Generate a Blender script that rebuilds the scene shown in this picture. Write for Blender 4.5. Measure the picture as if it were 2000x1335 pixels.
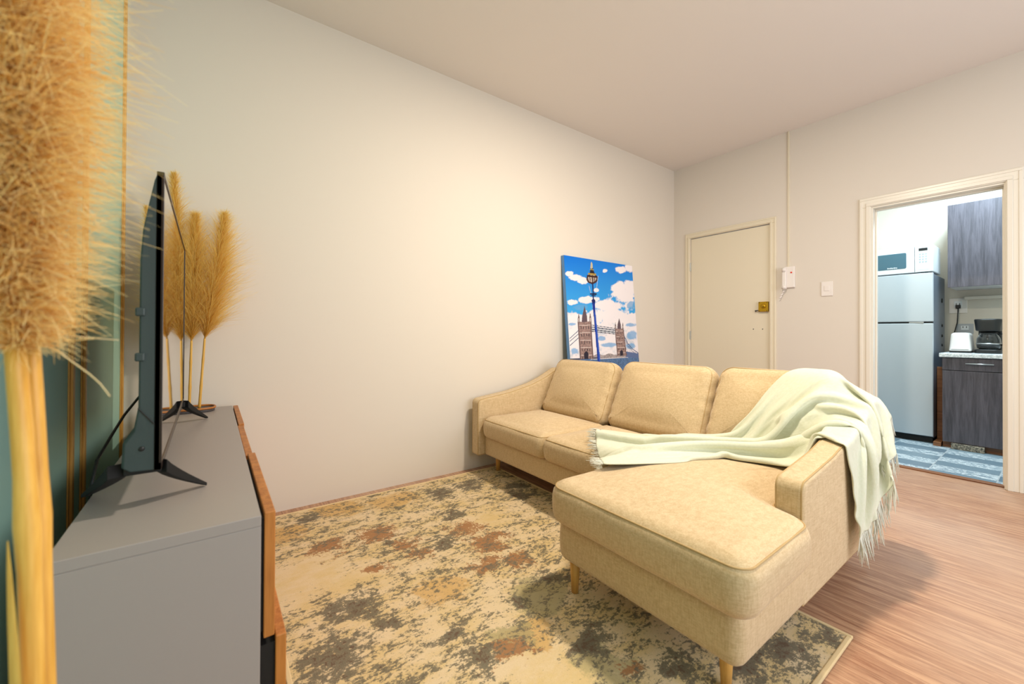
import bpy, bmesh, math, random
import numpy as np
from mathutils import Vector, Matrix
from math import sin, cos, pi, radians

# ------------------------------------------------------------------ camera, world, lights, exposure
S = bpy.context.scene
COL = S.collection
for o in list(bpy.data.objects):
    bpy.data.objects.remove(o)

cam_d = bpy.data.cameras.new('camera')
cam = bpy.data.objects.new('camera', cam_d)
COL.objects.link(cam)
S.camera = cam
YAW, PITCH, ROLL = radians(36.33), radians(0.35), radians(0.279)
Fv = Vector((sin(YAW)*cos(PITCH), cos(YAW)*cos(PITCH), sin(PITCH)))
R0 = Vector((cos(YAW), -sin(YAW), 0)); U0 = R0.cross(Fv)
Rv = cos(ROLL)*R0 + sin(ROLL)*U0; Uv = Rv.cross(Fv)
M = Matrix((Rv, Uv, -Fv)).transposed().to_4x4()
M.translation = (0, 0, 1.0)
cam.matrix_world = M
cam_d.sensor_width = 36.0
cam_d.lens = 795.08/2000*36
cam_d.shift_y = -23.0/2000
cam_d.clip_start = 0.02
cam_d.dof.use_dof = True
cam_d.dof.focus_distance = 2.6
cam_d.dof.aperture_fstop = 3.2

S.view_settings.view_transform = 'Standard'
S.view_settings.look = 'None'
S.view_settings.gamma = 1.0
S.view_settings.exposure = 0.22
S.view_settings.use_curve_mapping = False

W = bpy.data.worlds.new('sky'); S.world = W; W.use_nodes = True
W.node_tree.nodes['Background'].inputs[0].default_value = (0.75, 0.87, 1.0, 1)
W.node_tree.nodes['Background'].inputs[1].default_value = 1.0

def area(name, loc, rot, sx, sy, power, col, shape='RECTANGLE'):
    l = bpy.data.lights.new(name, 'AREA'); l.shape = shape
    l.size = sx; l.size_y = sy; l.energy = power; l.color = col
    o = bpy.data.objects.new(name, l); COL.objects.link(o)
    o.location = loc; o.rotation_euler = rot
    return o
area('ceiling_lamp_light', (1.8, 0.85, 2.785), (0, 0, 0), 0.18, 0.18, 52, (1.0, 0.88, 0.72), 'DISK')
area('unseen_window_fill', (1.9, -1.72, 1.45), (radians(90), 0, radians(180) + pi), 2.6, 1.7, 52, (0.84, 0.90, 1.0))  # added soft fill, set in an assumed window out of view
area('kitchen_daylight_fill', (4.95, 0.35, 2.72), (0, 0, 0), 0.5, 0.3, 52, (0.66, 0.88, 1.0))  # added area light standing in for cool kitchen daylight, no lamp there

# ------------------------------------------------------------------ node helpers
def lin(r, g, b):
    f = lambda c: (c/255/12.92) if c/255 <= 0.04045 else ((c/255+0.055)/1.055)**2.4
    return (f(r), f(g), f(b), 1)

class N:
    def __init__(s, name):
        s.m = bpy.data.materials.new(name); s.m.use_nodes = True
        s.t = s.m.node_tree; s.b = s.t.nodes['Principled BSDF']
        s.out = s.t.nodes['Material Output']
    def n(s, typ, ins=None, **kw):
        nd = s.t.nodes.new(typ)
        for k, v in kw.items(): setattr(nd, k, v)
        for k, v in (ins or {}).items(): s.set(nd.inputs[k], v)
        return nd
    def set(s, sock, v):
        if isinstance(v, bpy.types.NodeSocket): s.t.links.new(v, sock)
        else: sock.default_value = v
    def math(s, op, a, b=0.0, c=None):
        nd = s.n('ShaderNodeMath', operation=op)
        s.set(nd.inputs[0], a); s.set(nd.inputs[1], b)
        if c is not None: s.set(nd.inputs[2], c)
        return nd.outputs[0]
    def smooth(s, v, lo, hi):
        nd = s.n('ShaderNodeMapRange', interpolation_type='SMOOTHSTEP')
        s.set(nd.inputs[0], v); nd.inputs[1].default_value = lo; nd.inputs[2].default_value = hi
        return nd.outputs[0]
    def mix(s, f, a, b, blend='MIX'):
        nd = s.n('ShaderNodeMix', data_type='RGBA', blend_type=blend)
        s.set(nd.inputs[0], f); s.set(nd.inputs[6], a); s.set(nd.inputs[7], b)
        return nd.outputs[2]
    def coord(s, kind='Object'):
        return s.n('ShaderNodeTexCoord').outputs[kind]
    def mapping(s, v, scale=(1, 1, 1), rot=(0, 0, 0), loc=(0, 0, 0)):
        nd = s.n('ShaderNodeMapping'); s.set(nd.inputs[0], v)
        nd.inputs[1].default_value = loc; nd.inputs[2].default_value = rot; nd.inputs[3].default_value = scale
        return nd.outputs[0]
    def noise(s, v, scale, detail=3, rough=0.5, out='Fac', dist=0.0):
        nd = s.n('ShaderNodeTexNoise'); s.set(nd.inputs['Vector'], v)
        nd.inputs['Scale'].default_value = scale; nd.inputs['Detail'].default_value = detail
        nd.inputs['Roughness'].default_value = rough; nd.inputs['Distortion'].default_value = dist
        return nd.outputs[out]
    def bump(s, h, strength, dist=0.002):
        nd = s.n('ShaderNodeBump'); s.set(nd.inputs['Height'], h)
        nd.inputs['Strength'].default_value = strength; nd.inputs['Distance'].default_value = dist
        s.set(s.b.inputs['Normal'], nd.outputs[0])
    def col(s, c): s.set(s.b.inputs['Base Color'], c)
    def rough(s, r): s.set(s.b.inputs['Roughness'], r)

def plain(name, c, rough=0.5, metal=0.0, bump=0.0, bscale=60, var=0.0, vscale=4, spec=None, trans=0.0, coat=0.0):
    k = N(name); co = k.coord()
    if var > 0:
        f = k.noise(co, vscale, 4)
        d = tuple(x*(1-var) for x in c[:3])+(1,)
        k.col(k.mix(f, d, c))
    else: k.col(c)
    k.rough(rough); k.b.inputs['Metallic'].default_value = metal
    if spec is not None: k.b.inputs['Specular IOR Level'].default_value = spec
    if trans: k.b.inputs['Transmission Weight'].default_value = trans
    if coat: k.b.inputs['Coat Weight'].default_value = coat
    if bump > 0: k.bump(k.noise(co, bscale, 3), bump)
    return k.m

def wood(name, c1, c2, axis=0, scale=1.0, rough=0.45):
    k = N(name); co = k.coord()
    sc = [14*scale]*3; sc[axis] = 0.9*scale
    v = k.mapping(co, tuple(sc))
    a = k.noise(v, 3.0, 6, 0.62, dist=0.6); b = k.noise(v, 14, 4, 0.6)
    f = k.math('ADD', k.math('MULTIPLY', a, 0.7), k.math('MULTIPLY', b, 0.3))
    f = k.smooth(f, 0.32, 0.66)
    k.col(k.mix(f, c1, c2)); k.rough(rough); k.bump(b, 0.15, 0.001)
    return k.m

def fabric(name, c1, c2, scale=1.0, rough=0.95):
    k = N(name); co = k.coord()
    w1 = k.noise(k.mapping(co, (420, 420, 60)), 1, 2, 0.5)
    w2 = k.noise(k.mapping(co, (60, 60, 420)), 1, 2, 0.5)
    w4 = k.noise(co, 380, 2, 0.5)
    f = k.math('ADD', k.math('MULTIPLY', k.math('ADD', w1, w2), 0.35), k.math('MULTIPLY', w4, 0.3))
    w5 = k.noise(k.mapping(co, (190, 190, 28)), 1, 3, 0.6); w6 = k.noise(k.mapping(co, (28, 60, 190)), 1, 3, 0.6)
    f = k.math('ADD', k.math('MULTIPLY', f, 0.5), k.math('MULTIPLY', k.math('ADD', w5, w6), 0.25))
    f = k.smooth(f, 0.38, 0.62)
    g = k.noise(co, 2.2, 3)
    base = k.mix(f, c1, c2)
    k.col(k.mix(k.math('MULTIPLY', k.smooth(g, 0.3, 0.7), 0.10), base, c1))
    k.rough(rough); k.b.inputs['Sheen Weight'].default_value = 0.2
    k.bump(k.math('ADD', k.math('ADD', w1, w2), w4), 0.3, 0.0008)
    return k.m

MT = {}
MT['wall'] = plain('white_paint', lin(224, 214, 200), 0.75, bump=0.06, bscale=35)
MT['wall2'] = plain('warm_white_paint', lin(222, 212, 200), 0.75, bump=0.06, bscale=35)
MT['mint'] = plain('mint_paint', lin(168, 210, 194), 0.6, bump=0.04)
MT['ceil'] = plain('ceiling_paint', lin(230, 222, 215), 0.85)
MT['trimw'] = plain('gloss_white_trim', lin(234, 226, 212), 0.3, bump=0.05, bscale=12)
MT['doorw'] = plain('cream_door_paint', lin(228, 216, 192), 0.5)
MT['plastic'] = plain('white_plastic', lin(236, 228, 222), 0.4)
MT['plastic_cool'] = plain('grey_white_plastic', lin(228, 230, 232), 0.35)
MT['batten'] = wood('gold_wood_batten', lin(196, 142, 58), lin(226, 176, 92), 2)
MT['brass'] = plain('aged_brass', lin(190, 150, 40), 0.35, 0.9)
MT['steel'] = plain('brushed_steel', lin(200, 200, 200), 0.3, 1.0)
MT['dark'] = plain('black_plastic', lin(26, 26, 26), 0.4)
MT['black'] = plain('matt_black', lin(14, 13, 12), 0.7)
MT['tvback'] = plain('dark_grey_tv_shell', lin(52, 66, 66), 0.5, bump=0.08, bscale=300)
MT['bezel'] = plain('dark_bezel', lin(34, 22, 16), 0.3)
MT['screen'] = plain('glossy_screen', (0.004, 0.004, 0.004, 1), 0.015, 0, spec=1.0, coat=1.0)
MT['grey'] = plain('warm_grey_lacquer', lin(160, 152, 148), 0.42)
MT['teak'] = wood('teak_veneer', lin(150, 86, 30), lin(192, 124, 56), 2)
MT['legwood'] = wood('oak_leg', lin(196, 142, 66), lin(222, 172, 96), 2)
MT['sofa'] = fabric('beige_linen', lin(192, 164, 122), lin(217, 192, 152))
MT['pipe'] = plain('beige_piping', lin(186, 156, 108), 0.9)
MT['rugedge'] = plain('cream_binding', lin(222, 196, 150), 0.95, bump=0.4, bscale=300)
MT['cordblack'] = plain('black_cord', lin(12, 12, 12), 0.5)
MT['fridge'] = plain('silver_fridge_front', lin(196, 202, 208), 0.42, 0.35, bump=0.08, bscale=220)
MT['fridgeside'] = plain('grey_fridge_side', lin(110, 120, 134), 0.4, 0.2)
MT['mwwin'] = plain('smoked_window', lin(70, 104, 118), 0.12)
MT['red'] = plain('red_badge', lin(226, 60, 40), 0.4)
MT['dwood'] = wood('charcoal_wood_laminate', lin(62, 58, 64), lin(96, 90, 98), 2, 0.8, 0.4)
MT['glass'] = plain('carafe_glass', (0.9, 0.95, 1, 1), 0.03, trans=1.0)
MT['brownwood'] = wood('raw_brown_wood', lin(110, 66, 36), lin(150, 98, 60), 1)
k = N('speckled_laminate'); co = k.coord()
k.col(k.mix(k.smooth(k.noise(co, 90, 5, 0.7), 0.42, 0.6), lin(190, 194, 196), lin(238, 240, 240))); k.rough(0.3); MT['worktop'] = k.m
k = N('granite'); co = k.coord()
k.col(k.mix(k.smooth(k.noise(co, 70, 6, 0.8), 0.42, 0.6), lin(70, 66, 58), lin(176, 164, 144))); k.rough(0.4); MT['granite'] = k.m

# living room floor: long wood-look vinyl planks running away along Y
k = N('vinyl_plank_floor'); co = k.coord()
sep = k.n('ShaderNodeSeparateXYZ', {0: co})
pl = k.math('FLOOR', k.math('DIVIDE', sep.outputs[0], 0.18))
wn = k.n('ShaderNodeTexWhiteNoise', noise_dimensions='1D'); k.set(wn.inputs['W'], pl)
row = wn.outputs['Value']
yy = k.math('ADD', sep.outputs[1], k.math('MULTIPLY', row, 7.3))
cv = k.n('ShaderNodeCombineXYZ'); k.set(cv.inputs[0], sep.outputs[0]); k.set(cv.inputs[1], yy)
a = k.noise(k.mapping(cv.outputs[0], (22, 1.3, 1)), 2.0, 8, 0.72, dist=1.5)
b = k.noise(k.mapping(cv.outputs[0], (60, 2.4, 1)), 2.0, 5, 0.7)
c = k.noise(co, 1.4, 3)
base = k.mix(k.smooth(a, 0.34, 0.68), lin(150, 104, 78), lin(202, 160, 126))
base = k.mix(k.math('MULTIPLY', k.smooth(b, 0.48, 0.70), 0.65), base, lin(122, 84, 64))
base = k.mix(k.math('MULTIPLY', k.smooth(c, 0.4, 0.7), 0.35), base, lin(208, 182, 160))
fr = k.math('FRACT', k.math('DIVIDE', sep.outputs[0], 0.18))
seam = k.math('LESS_THAN', fr, 0.010)
base = k.mix(k.math('MULTIPLY', seam, 0.35), base, lin(90, 56, 40))
k.col(base); k.rough(k.math('ADD', 0.34, k.math('MULTIPLY', b, 0.2))); k.bump(b, 0.15, 0.001)
MT['floor'] = k.m

# kitchen floor: patchwork tiles
k = N('patchwork_tile_floor'); co = k.coord()
sep = k.n('ShaderNodeSeparateXYZ', {0: co})
ix = k.math('FLOOR', k.math('DIVIDE', sep.outputs[0], 0.165)); iy = k.math('FLOOR', k.math('DIVIDE', sep.outputs[1], 0.33))
cc = k.n('ShaderNodeCombineXYZ'); k.set(cc.inputs[0], ix); k.set(cc.inputs[1], iy)
wn = k.n('ShaderNodeTexWhiteNoise', noise_dimensions='2D'); k.set(wn.inputs['Vector'], cc.outputs[0])
par = k.math('MODULO', k.math('ABSOLUTE', k.math('ADD', ix, iy)), 2.0)
v = k.mapping(co, (24, 9, 1))
nz = k.noise(v, 2.2, 5, 0.6, dist=2.0)
light = k.mix(k.smooth(nz, 0.47, 0.53), lin(120, 144, 160), lin(218, 226, 230))
darkc = k.mix(wn.outputs['Value'], lin(96, 118, 134), lin(140, 160, 172))
base = k.mix(par, darkc, light)
fx = k.math('FRACT', k.math('DIVIDE', sep.outputs[0], 0.33)); fy = k.math('FRACT', k.math('DIVIDE', sep.outputs[1], 0.33))
g = k.math('MAXIMUM', k.math('LESS_THAN', fx, 0.018), k.math('LESS_THAN', fy, 0.018))
k.col(k.mix(g, base, lin(186, 192, 196))); k.rough(0.3); MT['tile'] = k.m

# abstract rug
def rug_material():
    k = N('abstract_rug'); co = k.coord()
    wob = k.noise(co, 6, 7, 0.72, out='Color')
    wv = k.n('ShaderNodeVectorMath', operation='MULTIPLY_ADD')
    k.set(wv.inputs[0], wob); wv.inputs[1].default_value = (0.34, 0.34, 0); k.set(wv.inputs[2], co)
    sepw = k.n('ShaderNodeSeparateXYZ', {0: wv.outputs[0]})
    px, py = sepw.outputs[0], sepw.outputs[1]
    def blobs(L):
        tot = None
        for (x, y, r) in L:
            dx = k.math('SUBTRACT', px, x+0.17-0.939); dy = k.math('SUBTRACT', py, y+0.17-1.465)
            d2 = k.math('ADD', k.math('MULTIPLY', dx, dx), k.math('MULTIPLY', k.math('MULTIPLY', dy, dy), 1.3))
            e = k.math('POWER', 2.718, k.math('MULTIPLY', d2, -1.0/(r*r)))
            tot = e if tot is None else k.math('MAXIMUM', tot, e)
        return tot
    dark = blobs([(0.42,2.37,0.1),(1.36,2.31,0.13),(1.14,2.28,0.12),(1.07,1.99,0.09),(0.88,1.74,0.1),(0.42,1.53,0.14),(0.3,1.33,0.13),(0.66,1.05,0.09),(0.64,1.16,0.06),(1.12,1.25,0.09),(1.52,1.97,0.12),(0.91,1.19,0.06),(0.98,0.91,0.1),(1.46,0.52,0.12),(1.3,0.58,0.1),(1.64,0.46,0.08),(0.5,1.40,0.08),(1.6,2.1,0.1),(0.68,1.88,0.05),(1.13,0.68,0.08)])
    rust = blobs([(0.43,2.01,0.1),(0.67,2.02,0.12),(0.73,1.84,0.08),(0.75,1.7,0.07),(1.06,1.62,0.11),(0.94,1.46,0.09),(0.58,1.7,0.06),(1.1,1.42,0.08),(0.75,1.02,0.06),(1.03,1.81,0.1),(1.02,0.78,0.05)])
    clean = blobs([(0.3,1.82,0.13),(1.16,1.84,0.09),(0.79,0.88,0.1),(0.48,1.68,0.08)])
    gold = blobs([(0.58,2.42,0.13),(0.87,2.34,0.14),(0.71,1.43,0.1),(0.85,1.05,0.08),(0.3,2.27,0.1)])
    moss = blobs([(0.99,1.19,0.14),(0.8,1.08,0.07),(0.96,0.83,0.1)])
    st1 = k.noise(k.mapping(co, (48, 70, 1)), 1.0, 9, 0.80)
    st2 = k.noise(k.mapping(co, (84, 56, 1)), 1.0, 8, 0.80)
    mid = k.noise(k.mapping(co, (5, 9, 1)), 1.0, 5, 0.65)
    clus = k.noise(k.mapping(co, (14, 24, 1)), 1.0, 6, 0.75)
    pile = k.noise(co, 420, 2, 0.5)
    def speck(mask, nz, base, gain, lo=0.60, hi=0.66):
        v = k.math('ADD', nz, k.math('MULTIPLY', k.math('ADD', mask, base), gain))
        return k.smooth(v, lo, hi)
    c = k.mix(k.smooth(mid, 0.38, 0.62), lin(232, 208, 168), lin(224, 196, 140))
    c = k.mix(k.math('MULTIPLY', k.smooth(k.math('ADD', gold, k.math('MULTIPLY', st2, 0.7)), 0.55, 0.95), 0.75), c, lin(212, 168, 96))
    c = k.mix(k.math('MULTIPLY', k.smooth(k.math('ADD', moss, k.math('MULTIPLY', st2, 0.5)), 0.55, 0.8), 0.7), c, lin(168, 158, 112))
    c = k.mix(speck(k.math('ADD', rust, k.math('MULTIPLY', k.math('SUBTRACT', clus, 0.5), 2.0)), st2, -0.1, 0.40, 0.62, 0.72), c, k.mix(st1, lin(146, 100, 62), lin(190, 140, 92)))
    notclean = k.math('SUBTRACT', mid, k.math('MULTIPLY', clean, 0.7))
    allover = k.math('ADD', k.math('MAXIMUM', k.math('MULTIPLY', dark, 0.88), k.math('SUBTRACT', notclean, 0.11)), k.math('MULTIPLY', k.math('SUBTRACT', clus, 0.5), 2.0))
    c = k.mix(k.math('MULTIPLY', speck(allover, st1, 0.0, 0.36, 0.655, 0.70), 0.92), c, k.mix(k.smooth(st2, 0.35, 0.6), lin(84, 82, 70), lin(122, 116, 96)))
    c = k.mix(k.math('MULTIPLY', speck(k.math('SUBTRACT', allover, 0.1), st2, 0.0, 0.25, 0.69, 0.73), 0.8), c, lin(92, 66, 50))
    k.col(k.mix(k.math('MULTIPLY', pile, 0.25), c, lin(120, 96, 70)))
    k.rough(0.95); k.bump(pile, 0.5, 0.003)
    return k.m
MT['rug'] = rug_material()

k = N('mint_throw_weave'); uv = k.coord('UV')
w = k.n('ShaderNodeTexWave', wave_type='BANDS', bands_direction='DIAGONAL'); k.set(w.inputs['Vector'], k.mapping(uv, (150, 150, 1)))
w.inputs['Scale'].default_value = 1.0; w.inputs['Distortion'].default_value = 1.5
nz = k.noise(k.mapping(uv, (30, 30, 1)), 3, 3)
k.col(k.mix(nz, lin(214, 214, 182), lin(232, 231, 212))); k.rough(0.95)
k.b.inputs['Sheen Weight'].default_value = 0.3
k.bump(w.outputs['Fac'], 0.35, 0.0025); MT['throw'] = k.m
MT['fringe'] = plain('cream_fringe', lin(228, 226, 212), 0.95)

def attr_mat(name, attr, rough=0.8, transl=0.0):
    k = N(name); a = k.n('ShaderNodeAttribute', attribute_name=attr)
    k.col(a.outputs['Color']); k.rough(rough); k.b.inputs['Specular IOR Level'].default_value = 0.2
    if transl:
        t = k.n('ShaderNodeBsdfTranslucent'); k.set(t.inputs[0], a.outputs['Color'])
        mx = k.n('ShaderNodeMixShader'); mx.inputs[0].default_value = transl
        k.set(mx.inputs[1], k.b.outputs[0]); k.set(mx.inputs[2], t.outputs[0]); k.set(k.out.inputs[0], mx.outputs[0])
    return k.m
MT['plume'] = attr_mat('pampas_fluff', 'tint', 0.9, 0.4)
MT['canvas'] = attr_mat('printed_canvas', 'print', 0.6)
MT['stem'] = wood('dry_straw_stem', lin(206, 150, 52), lin(238, 192, 96), 2)
MT['strand'] = plain('pale_straw', lin(246, 220, 168), 0.8)
MT['bulb'] = plain('lamp_glass', lin(250, 240, 225), 0.4)

# ------------------------------------------------------------------ object helpers
def tag(o, label=None, cat=None, group=None, kind=None):
    if label: o['label'] = label
    if cat: o['category'] = cat
    if group: o['group'] = group
    if kind: o['kind'] = kind
    return o
def empty(name, loc, label, cat, group=None):
    o = bpy.data.objects.new(name, None); COL.objects.link(o); o.location = loc; o.empty_display_size = 0.05
    return tag(o, label, cat, group)
def mesh(name, V, F, m, parent=None, smooth=False):
    """V are world coordinates; the object's origin goes to the centre of its base."""
    V = np.asarray(V, float)
    org = np.array([(V[:, 0].min()+V[:, 0].max())/2, (V[:, 1].min()+V[:, 1].max())/2, V[:, 2].min()])
    me = bpy.data.meshes.new(name); me.from_pydata((V-org).tolist(), [], [list(f) for f in F]); me.update()
    bm = bmesh.new(); bm.from_mesh(me); bmesh.ops.recalc_face_normals(bm, faces=bm.faces); bm.to_mesh(me); bm.free()
    me.materials.append(MT[m] if isinstance(m, str) else m)
    if smooth: me.polygons.foreach_set('use_smooth', [True]*len(me.polygons))
    o = bpy.data.objects.new(name, me); COL.objects.link(o); o.location = org
    if parent: attach(o, parent)
    return o
def wloc(o):
    p = Vector(o.location)
    return p + wloc(o.parent) if o.parent else p
def attach(o, parent):
    o.location = Vector(o.location) - wloc(parent); o.parent = parent
class G:
    """collects shapes into one mesh"""
    def __init__(s): s.V = []; s.F = []
    def add(s, V, F):
        n = len(s.V); s.V += [tuple(v) for v in V]; s.F += [tuple(i+n for i in f) for f in F]; return s
    def box(s, x0, x1, y0, y1, z0, z1):
        V = [(x, y, z) for x in (x0, x1) for y in (y0, y1) for z in (z0, z1)]
        return s.add(V, [(0,1,3,2),(4,6,7,5),(0,4,5,1),(2,3,7,6),(0,2,6,4),(1,5,7,3)])
    def tube(s, P, r, n=8, cap=True):
        P = [Vector(p) for p in P]; rr = r if hasattr(r, '__len__') else [r]*len(P)
        V = []; F = []; prev = None
        for i, p in enumerate(P):
            t = (P[min(i+1, len(P)-1)]-P[max(i-1, 0)]).normalized()
            if prev is None: a = t.orthogonal().normalized()
            else: a = (prev - t*prev.dot(t)).normalized()
            prev = a; b = t.cross(a)
            for j in range(n):
                an = 2*pi*j/n; V.append(p + (a*cos(an)+b*sin(an))*rr[i])
        for i in range(len(P)-1):
            for j in range(n):
                F.append((i*n+j, i*n+(j+1) % n, (i+1)*n+(j+1) % n, (i+1)*n+j))
        if cap: F += [tuple(range(n))[::-1], tuple((len(P)-1)*n+j for j in range(n))]
        return s.add(V, F)
    def loop(s, P, r, n=6):
        P = [Vector(p) for p in P]; V = []; F = []; m_ = len(P); prev = None
        for i, p in enumerate(P):
            t = (P[(i+1) % m_]-P[i-1]).normalized()
            a = t.orthogonal().normalized() if prev is None else (prev - t*prev.dot(t)).normalized()
            prev = a; b = t.cross(a)
            for j in range(n):
                an = 2*pi*j/n; V.append(p + (a*cos(an)+b*sin(an))*r)
        for i in range(m_):
            i2 = (i+1) % m_
            for j in range(n): F.append((i*n+j, i*n+(j+1) % n, i2*n+(j+1) % n, i2*n+j))
        return s.add(V, F)
    def lathe(s, c, prof, n=24, axis='z'):
        V = []; F = []
        for (r, z) in prof:
            for j in range(n):
                an = 2*pi*j/n
                d = (r*cos(an), r*sin(an), z)
                if axis == 'x': d = (z, r*cos(an), r*sin(an))
                if axis == 'y': d = (r*cos(an), z, r*sin(an))
                V.append((c[0]+d[0], c[1]+d[1], c[2]+d[2]))
        for i in range(len(prof)-1):
            for j in range(n): F.append((i*n+j, i*n+(j+1) % n, (i+1)*n+(j+1) % n, (i+1)*n+j))
        F += [tuple(range(n))[::-1], tuple((len(prof)-1)*n+j for j in range(n))]
        return s.add(V, F)
    def xf(s, f): s.V = [tuple(f(v)) for v in s.V]; return s
    def ob(s, name, m, parent=None, smooth=False, bevel=0.0, seg=2):
        o = mesh(name, s.V, s.F, m, parent, smooth)
        if bevel > 0:
            b = o.modifiers.new('bevel', 'BEVEL'); b.width = bevel; b.segments = seg; b.limit_method = 'ANGLE'
            b.angle_limit = radians(40); b.harden_normals = False
        return o
def B(*a): return G().box(*a)

def rpoly(pts, rad, step=0.02):
    """closed outline with rounded corners, densely sampled; rad = number or list"""
    out = []; n = len(pts); rad = rad if hasattr(rad, '__len__') else [rad]*n
    P = [np.array(p, float) for p in pts]
    segs = []
    for i in range(n):
        p, a, b = P[i], P[i-1], P[(i+1) % n]
        u = (a-p)/np.linalg.norm(a-p); v = (b-p)/np.linalg.norm(b-p)
        ang = math.acos(np.clip(u@v, -1, 1)); r = rad[i]
        d = r/math.tan(ang/2) if r > 0 else 0
        t1 = p+u*d; t2 = p+v*d
        if r > 0:
            bis = (u+v)/np.linalg.norm(u+v); c = p + bis*(r/math.sin(ang/2))
            a1 = math.atan2(*(t1-c)[::-1]); a2 = math.atan2(*(t2-c)[::-1])
            da = (a2-a1+pi) % (2*pi)-pi; m_ = max(3, int(abs(da)*r/step*2)+2)
            arc = [c+r*np.array([cos(a1+da*q/m_), sin(a1+da*q/m_)]) for q in range(m_+1)]
        else: arc = [p]
        segs.append(arc)
    for i in range(n):
        arc = segs[i]; out += arc
        e, s_ = arc[-1], segs[(i+1) % n][0]; L = np.linalg.norm(s_-e); m_ = int(L/step)
        for q in range(1, m_): out.append(e+(s_-e)*q/m_)
    A = np.array(out)
    area_ = 0.5*np.sum(A[:, 0]*np.roll(A[:, 1], -1)-np.roll(A[:, 0], -1)*A[:, 1])
    return A if area_ > 0 else A[::-1]
def pad(A, z0, z1, r, crown=0.0, bulge=0.0, rb=None, wr=0.0, seed=0, center=None, rings=14):
    """soft cushion: outline A in plan, from z0 to z1; returns V, F, seam ring"""
    rb = r if rb is None else rb
    n = len(A); T = np.roll(A, -1, 0)-np.roll(A, 1, 0); T /= np.linalg.norm(T, axis=1)[:, None]
    Nn = np.stack([T[:, 1], -T[:, 0]], 1)
    for _ in range(3): Nn = (np.roll(Nn, 1, 0)+2*Nn+np.roll(Nn, -1, 0))/4
    rngs = []
    for q in range(6):
        th = pi/2*q/5; rngs.append((rb*(1-sin(th)), z0+rb*(1-cos(th))))
    for q in range(1, 5):
        t = q/5; rngs.append((0, z0+rb+(z1-r-z0-rb)*t))
    for q in range(6):
        th = pi/2*q/5; rngs.append((r*(1-cos(th)), z1-r+r*sin(th)))
    V = []; seam = None
    for i, (ins, z) in enumerate(rngs):
        t = (z-z0)/(z1-z0); bu = bulge*math.sin(pi*t)
        ring = A - Nn*(ins-bu); V += [(p[0], p[1], z) for p in ring]
        if i == 12: seam = [(p[0], p[1], z) for p in A - Nn*(ins-bu)]
    last = A - Nn*r; c = last.mean(0) if center is None else np.array(center)
    mn, mx_ = last.min(0), last.max(0)
    def zc(x, y, s_):
        u = abs(2*(x-mn[0])/(mx_[0]-mn[0])-1); v = abs(2*(y-mn[1])/(mx_[1]-mn[1])-1)
        return z1+crown*max(0, 1-u**2.6)*max(0, 1-v**2.6)*(1-s_**6)
    for q in range(1, rings):
        s_ = 1-q/rings
        V += [(c[0]+(p[0]-c[0])*s_, c[1]+(p[1]-c[1])*s_, zc(c[0]+(p[0]-c[0])*s_, c[1]+(p[1]-c[1])*s_, s_)) for p in last]
    nr = len(V)//n; V.append((c[0], c[1], zc(c[0], c[1], 0))); top = len(V)-1
    F = []
    for i in range(nr-1):
        for j in range(n): F.append((i*n+j, i*n+(j+1) % n, (i+1)*n+(j+1) % n, (i+1)*n+j))
    for j in range(n): F.append(((nr-1)*n+j, (nr-1)*n+(j+1) % n, top))
    F.append(tuple(range(n))[::-1])
    if wr:
        rs = np.random.RandomState(seed); ph = rs.rand(6)*6
        V = [(x+wr*0.5*sin(23*y+ph[0]+9*z), y+wr*0.5*sin(19*x+ph[1]+11*z), z+wr*(sin(9*x+ph[2])*sin(8*y+ph[3])+0.4*sin(31*x+17*y+ph[4]))*(1 if z > z0+0.3*(z1-z0) else 0)) for (x, y, z) in V]
    return V, F, seam

# ------------------------------------------------------------------ the room
WX, WY, RX, CZ, YB = -0.333, 2.59, 4.145, 2.812, -1.8
KX = 6.0
def struct(o): return tag(o, kind='structure')
struct(B(WX-0.12, RX+0.06, YB-0.12, WY+0.12, -0.1, 0).ob('floor', 'floor'))
struct(B(RX+0.06, KX+0.12, -1.2, 1.75, -0.1, 0.0).ob('floor_kitchen', 'tile'))
struct(B(WX-0.12, KX+0.12, YB-0.12, WY+0.12, CZ, CZ+0.1).ob('ceiling', 'ceil'))
struct(B(WX-0.12, WX, YB-0.12, WY, 0, CZ).ob('wall_left', 'mint'))
struct(B(WX-0.12, RX+0.13, WY, WY+0.12, 0, CZ).ob('wall_back', 'wall'))
DY0, DY1, DZ = 0.229, 0.896, 1.995      # kitchen opening
EY0, EY1, EZ = 1.617, 2.393, 2.02       # closed door
g = G().box(RX, RX+0.13, YB-0.12, DY0, 0, CZ).box(RX, RX+0.13, DY1, EY0, 0, CZ).box(RX, RX+0.13, EY1, WY, 0, CZ)
g.box(RX, RX+0.13, DY0, DY1, DZ, CZ).box(RX, RX+0.13, EY0, EY1, EZ, CZ)
struct(g.ob('wall_right', 'wall2'))
# wall behind the camera with an unseen window added for the cool fill light
g = G().box(WX, RX, YB-0.12, YB, 0, 0.55).box(WX, RX, YB-0.12, YB, 2.35, CZ).box(WX, 0.55, YB-0.12, YB, 0.55, 2.35).box(3.25, RX, YB-0.12, YB, 0.55, 2.35)
struct(g.ob('wall_front', 'wall'))
g = G()
for x in (0.55, 1.88, 3.20): g.box(x, x+0.05, YB-0.09, YB-0.03, 0.55, 2.35)
for z in (0.55, 2.30): g.box(0.55, 3.25, YB-0.09, YB-0.03, z, z+0.05)
struct(g.ob('unseen_window_1', 'trimw', bevel=0.004))
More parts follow.
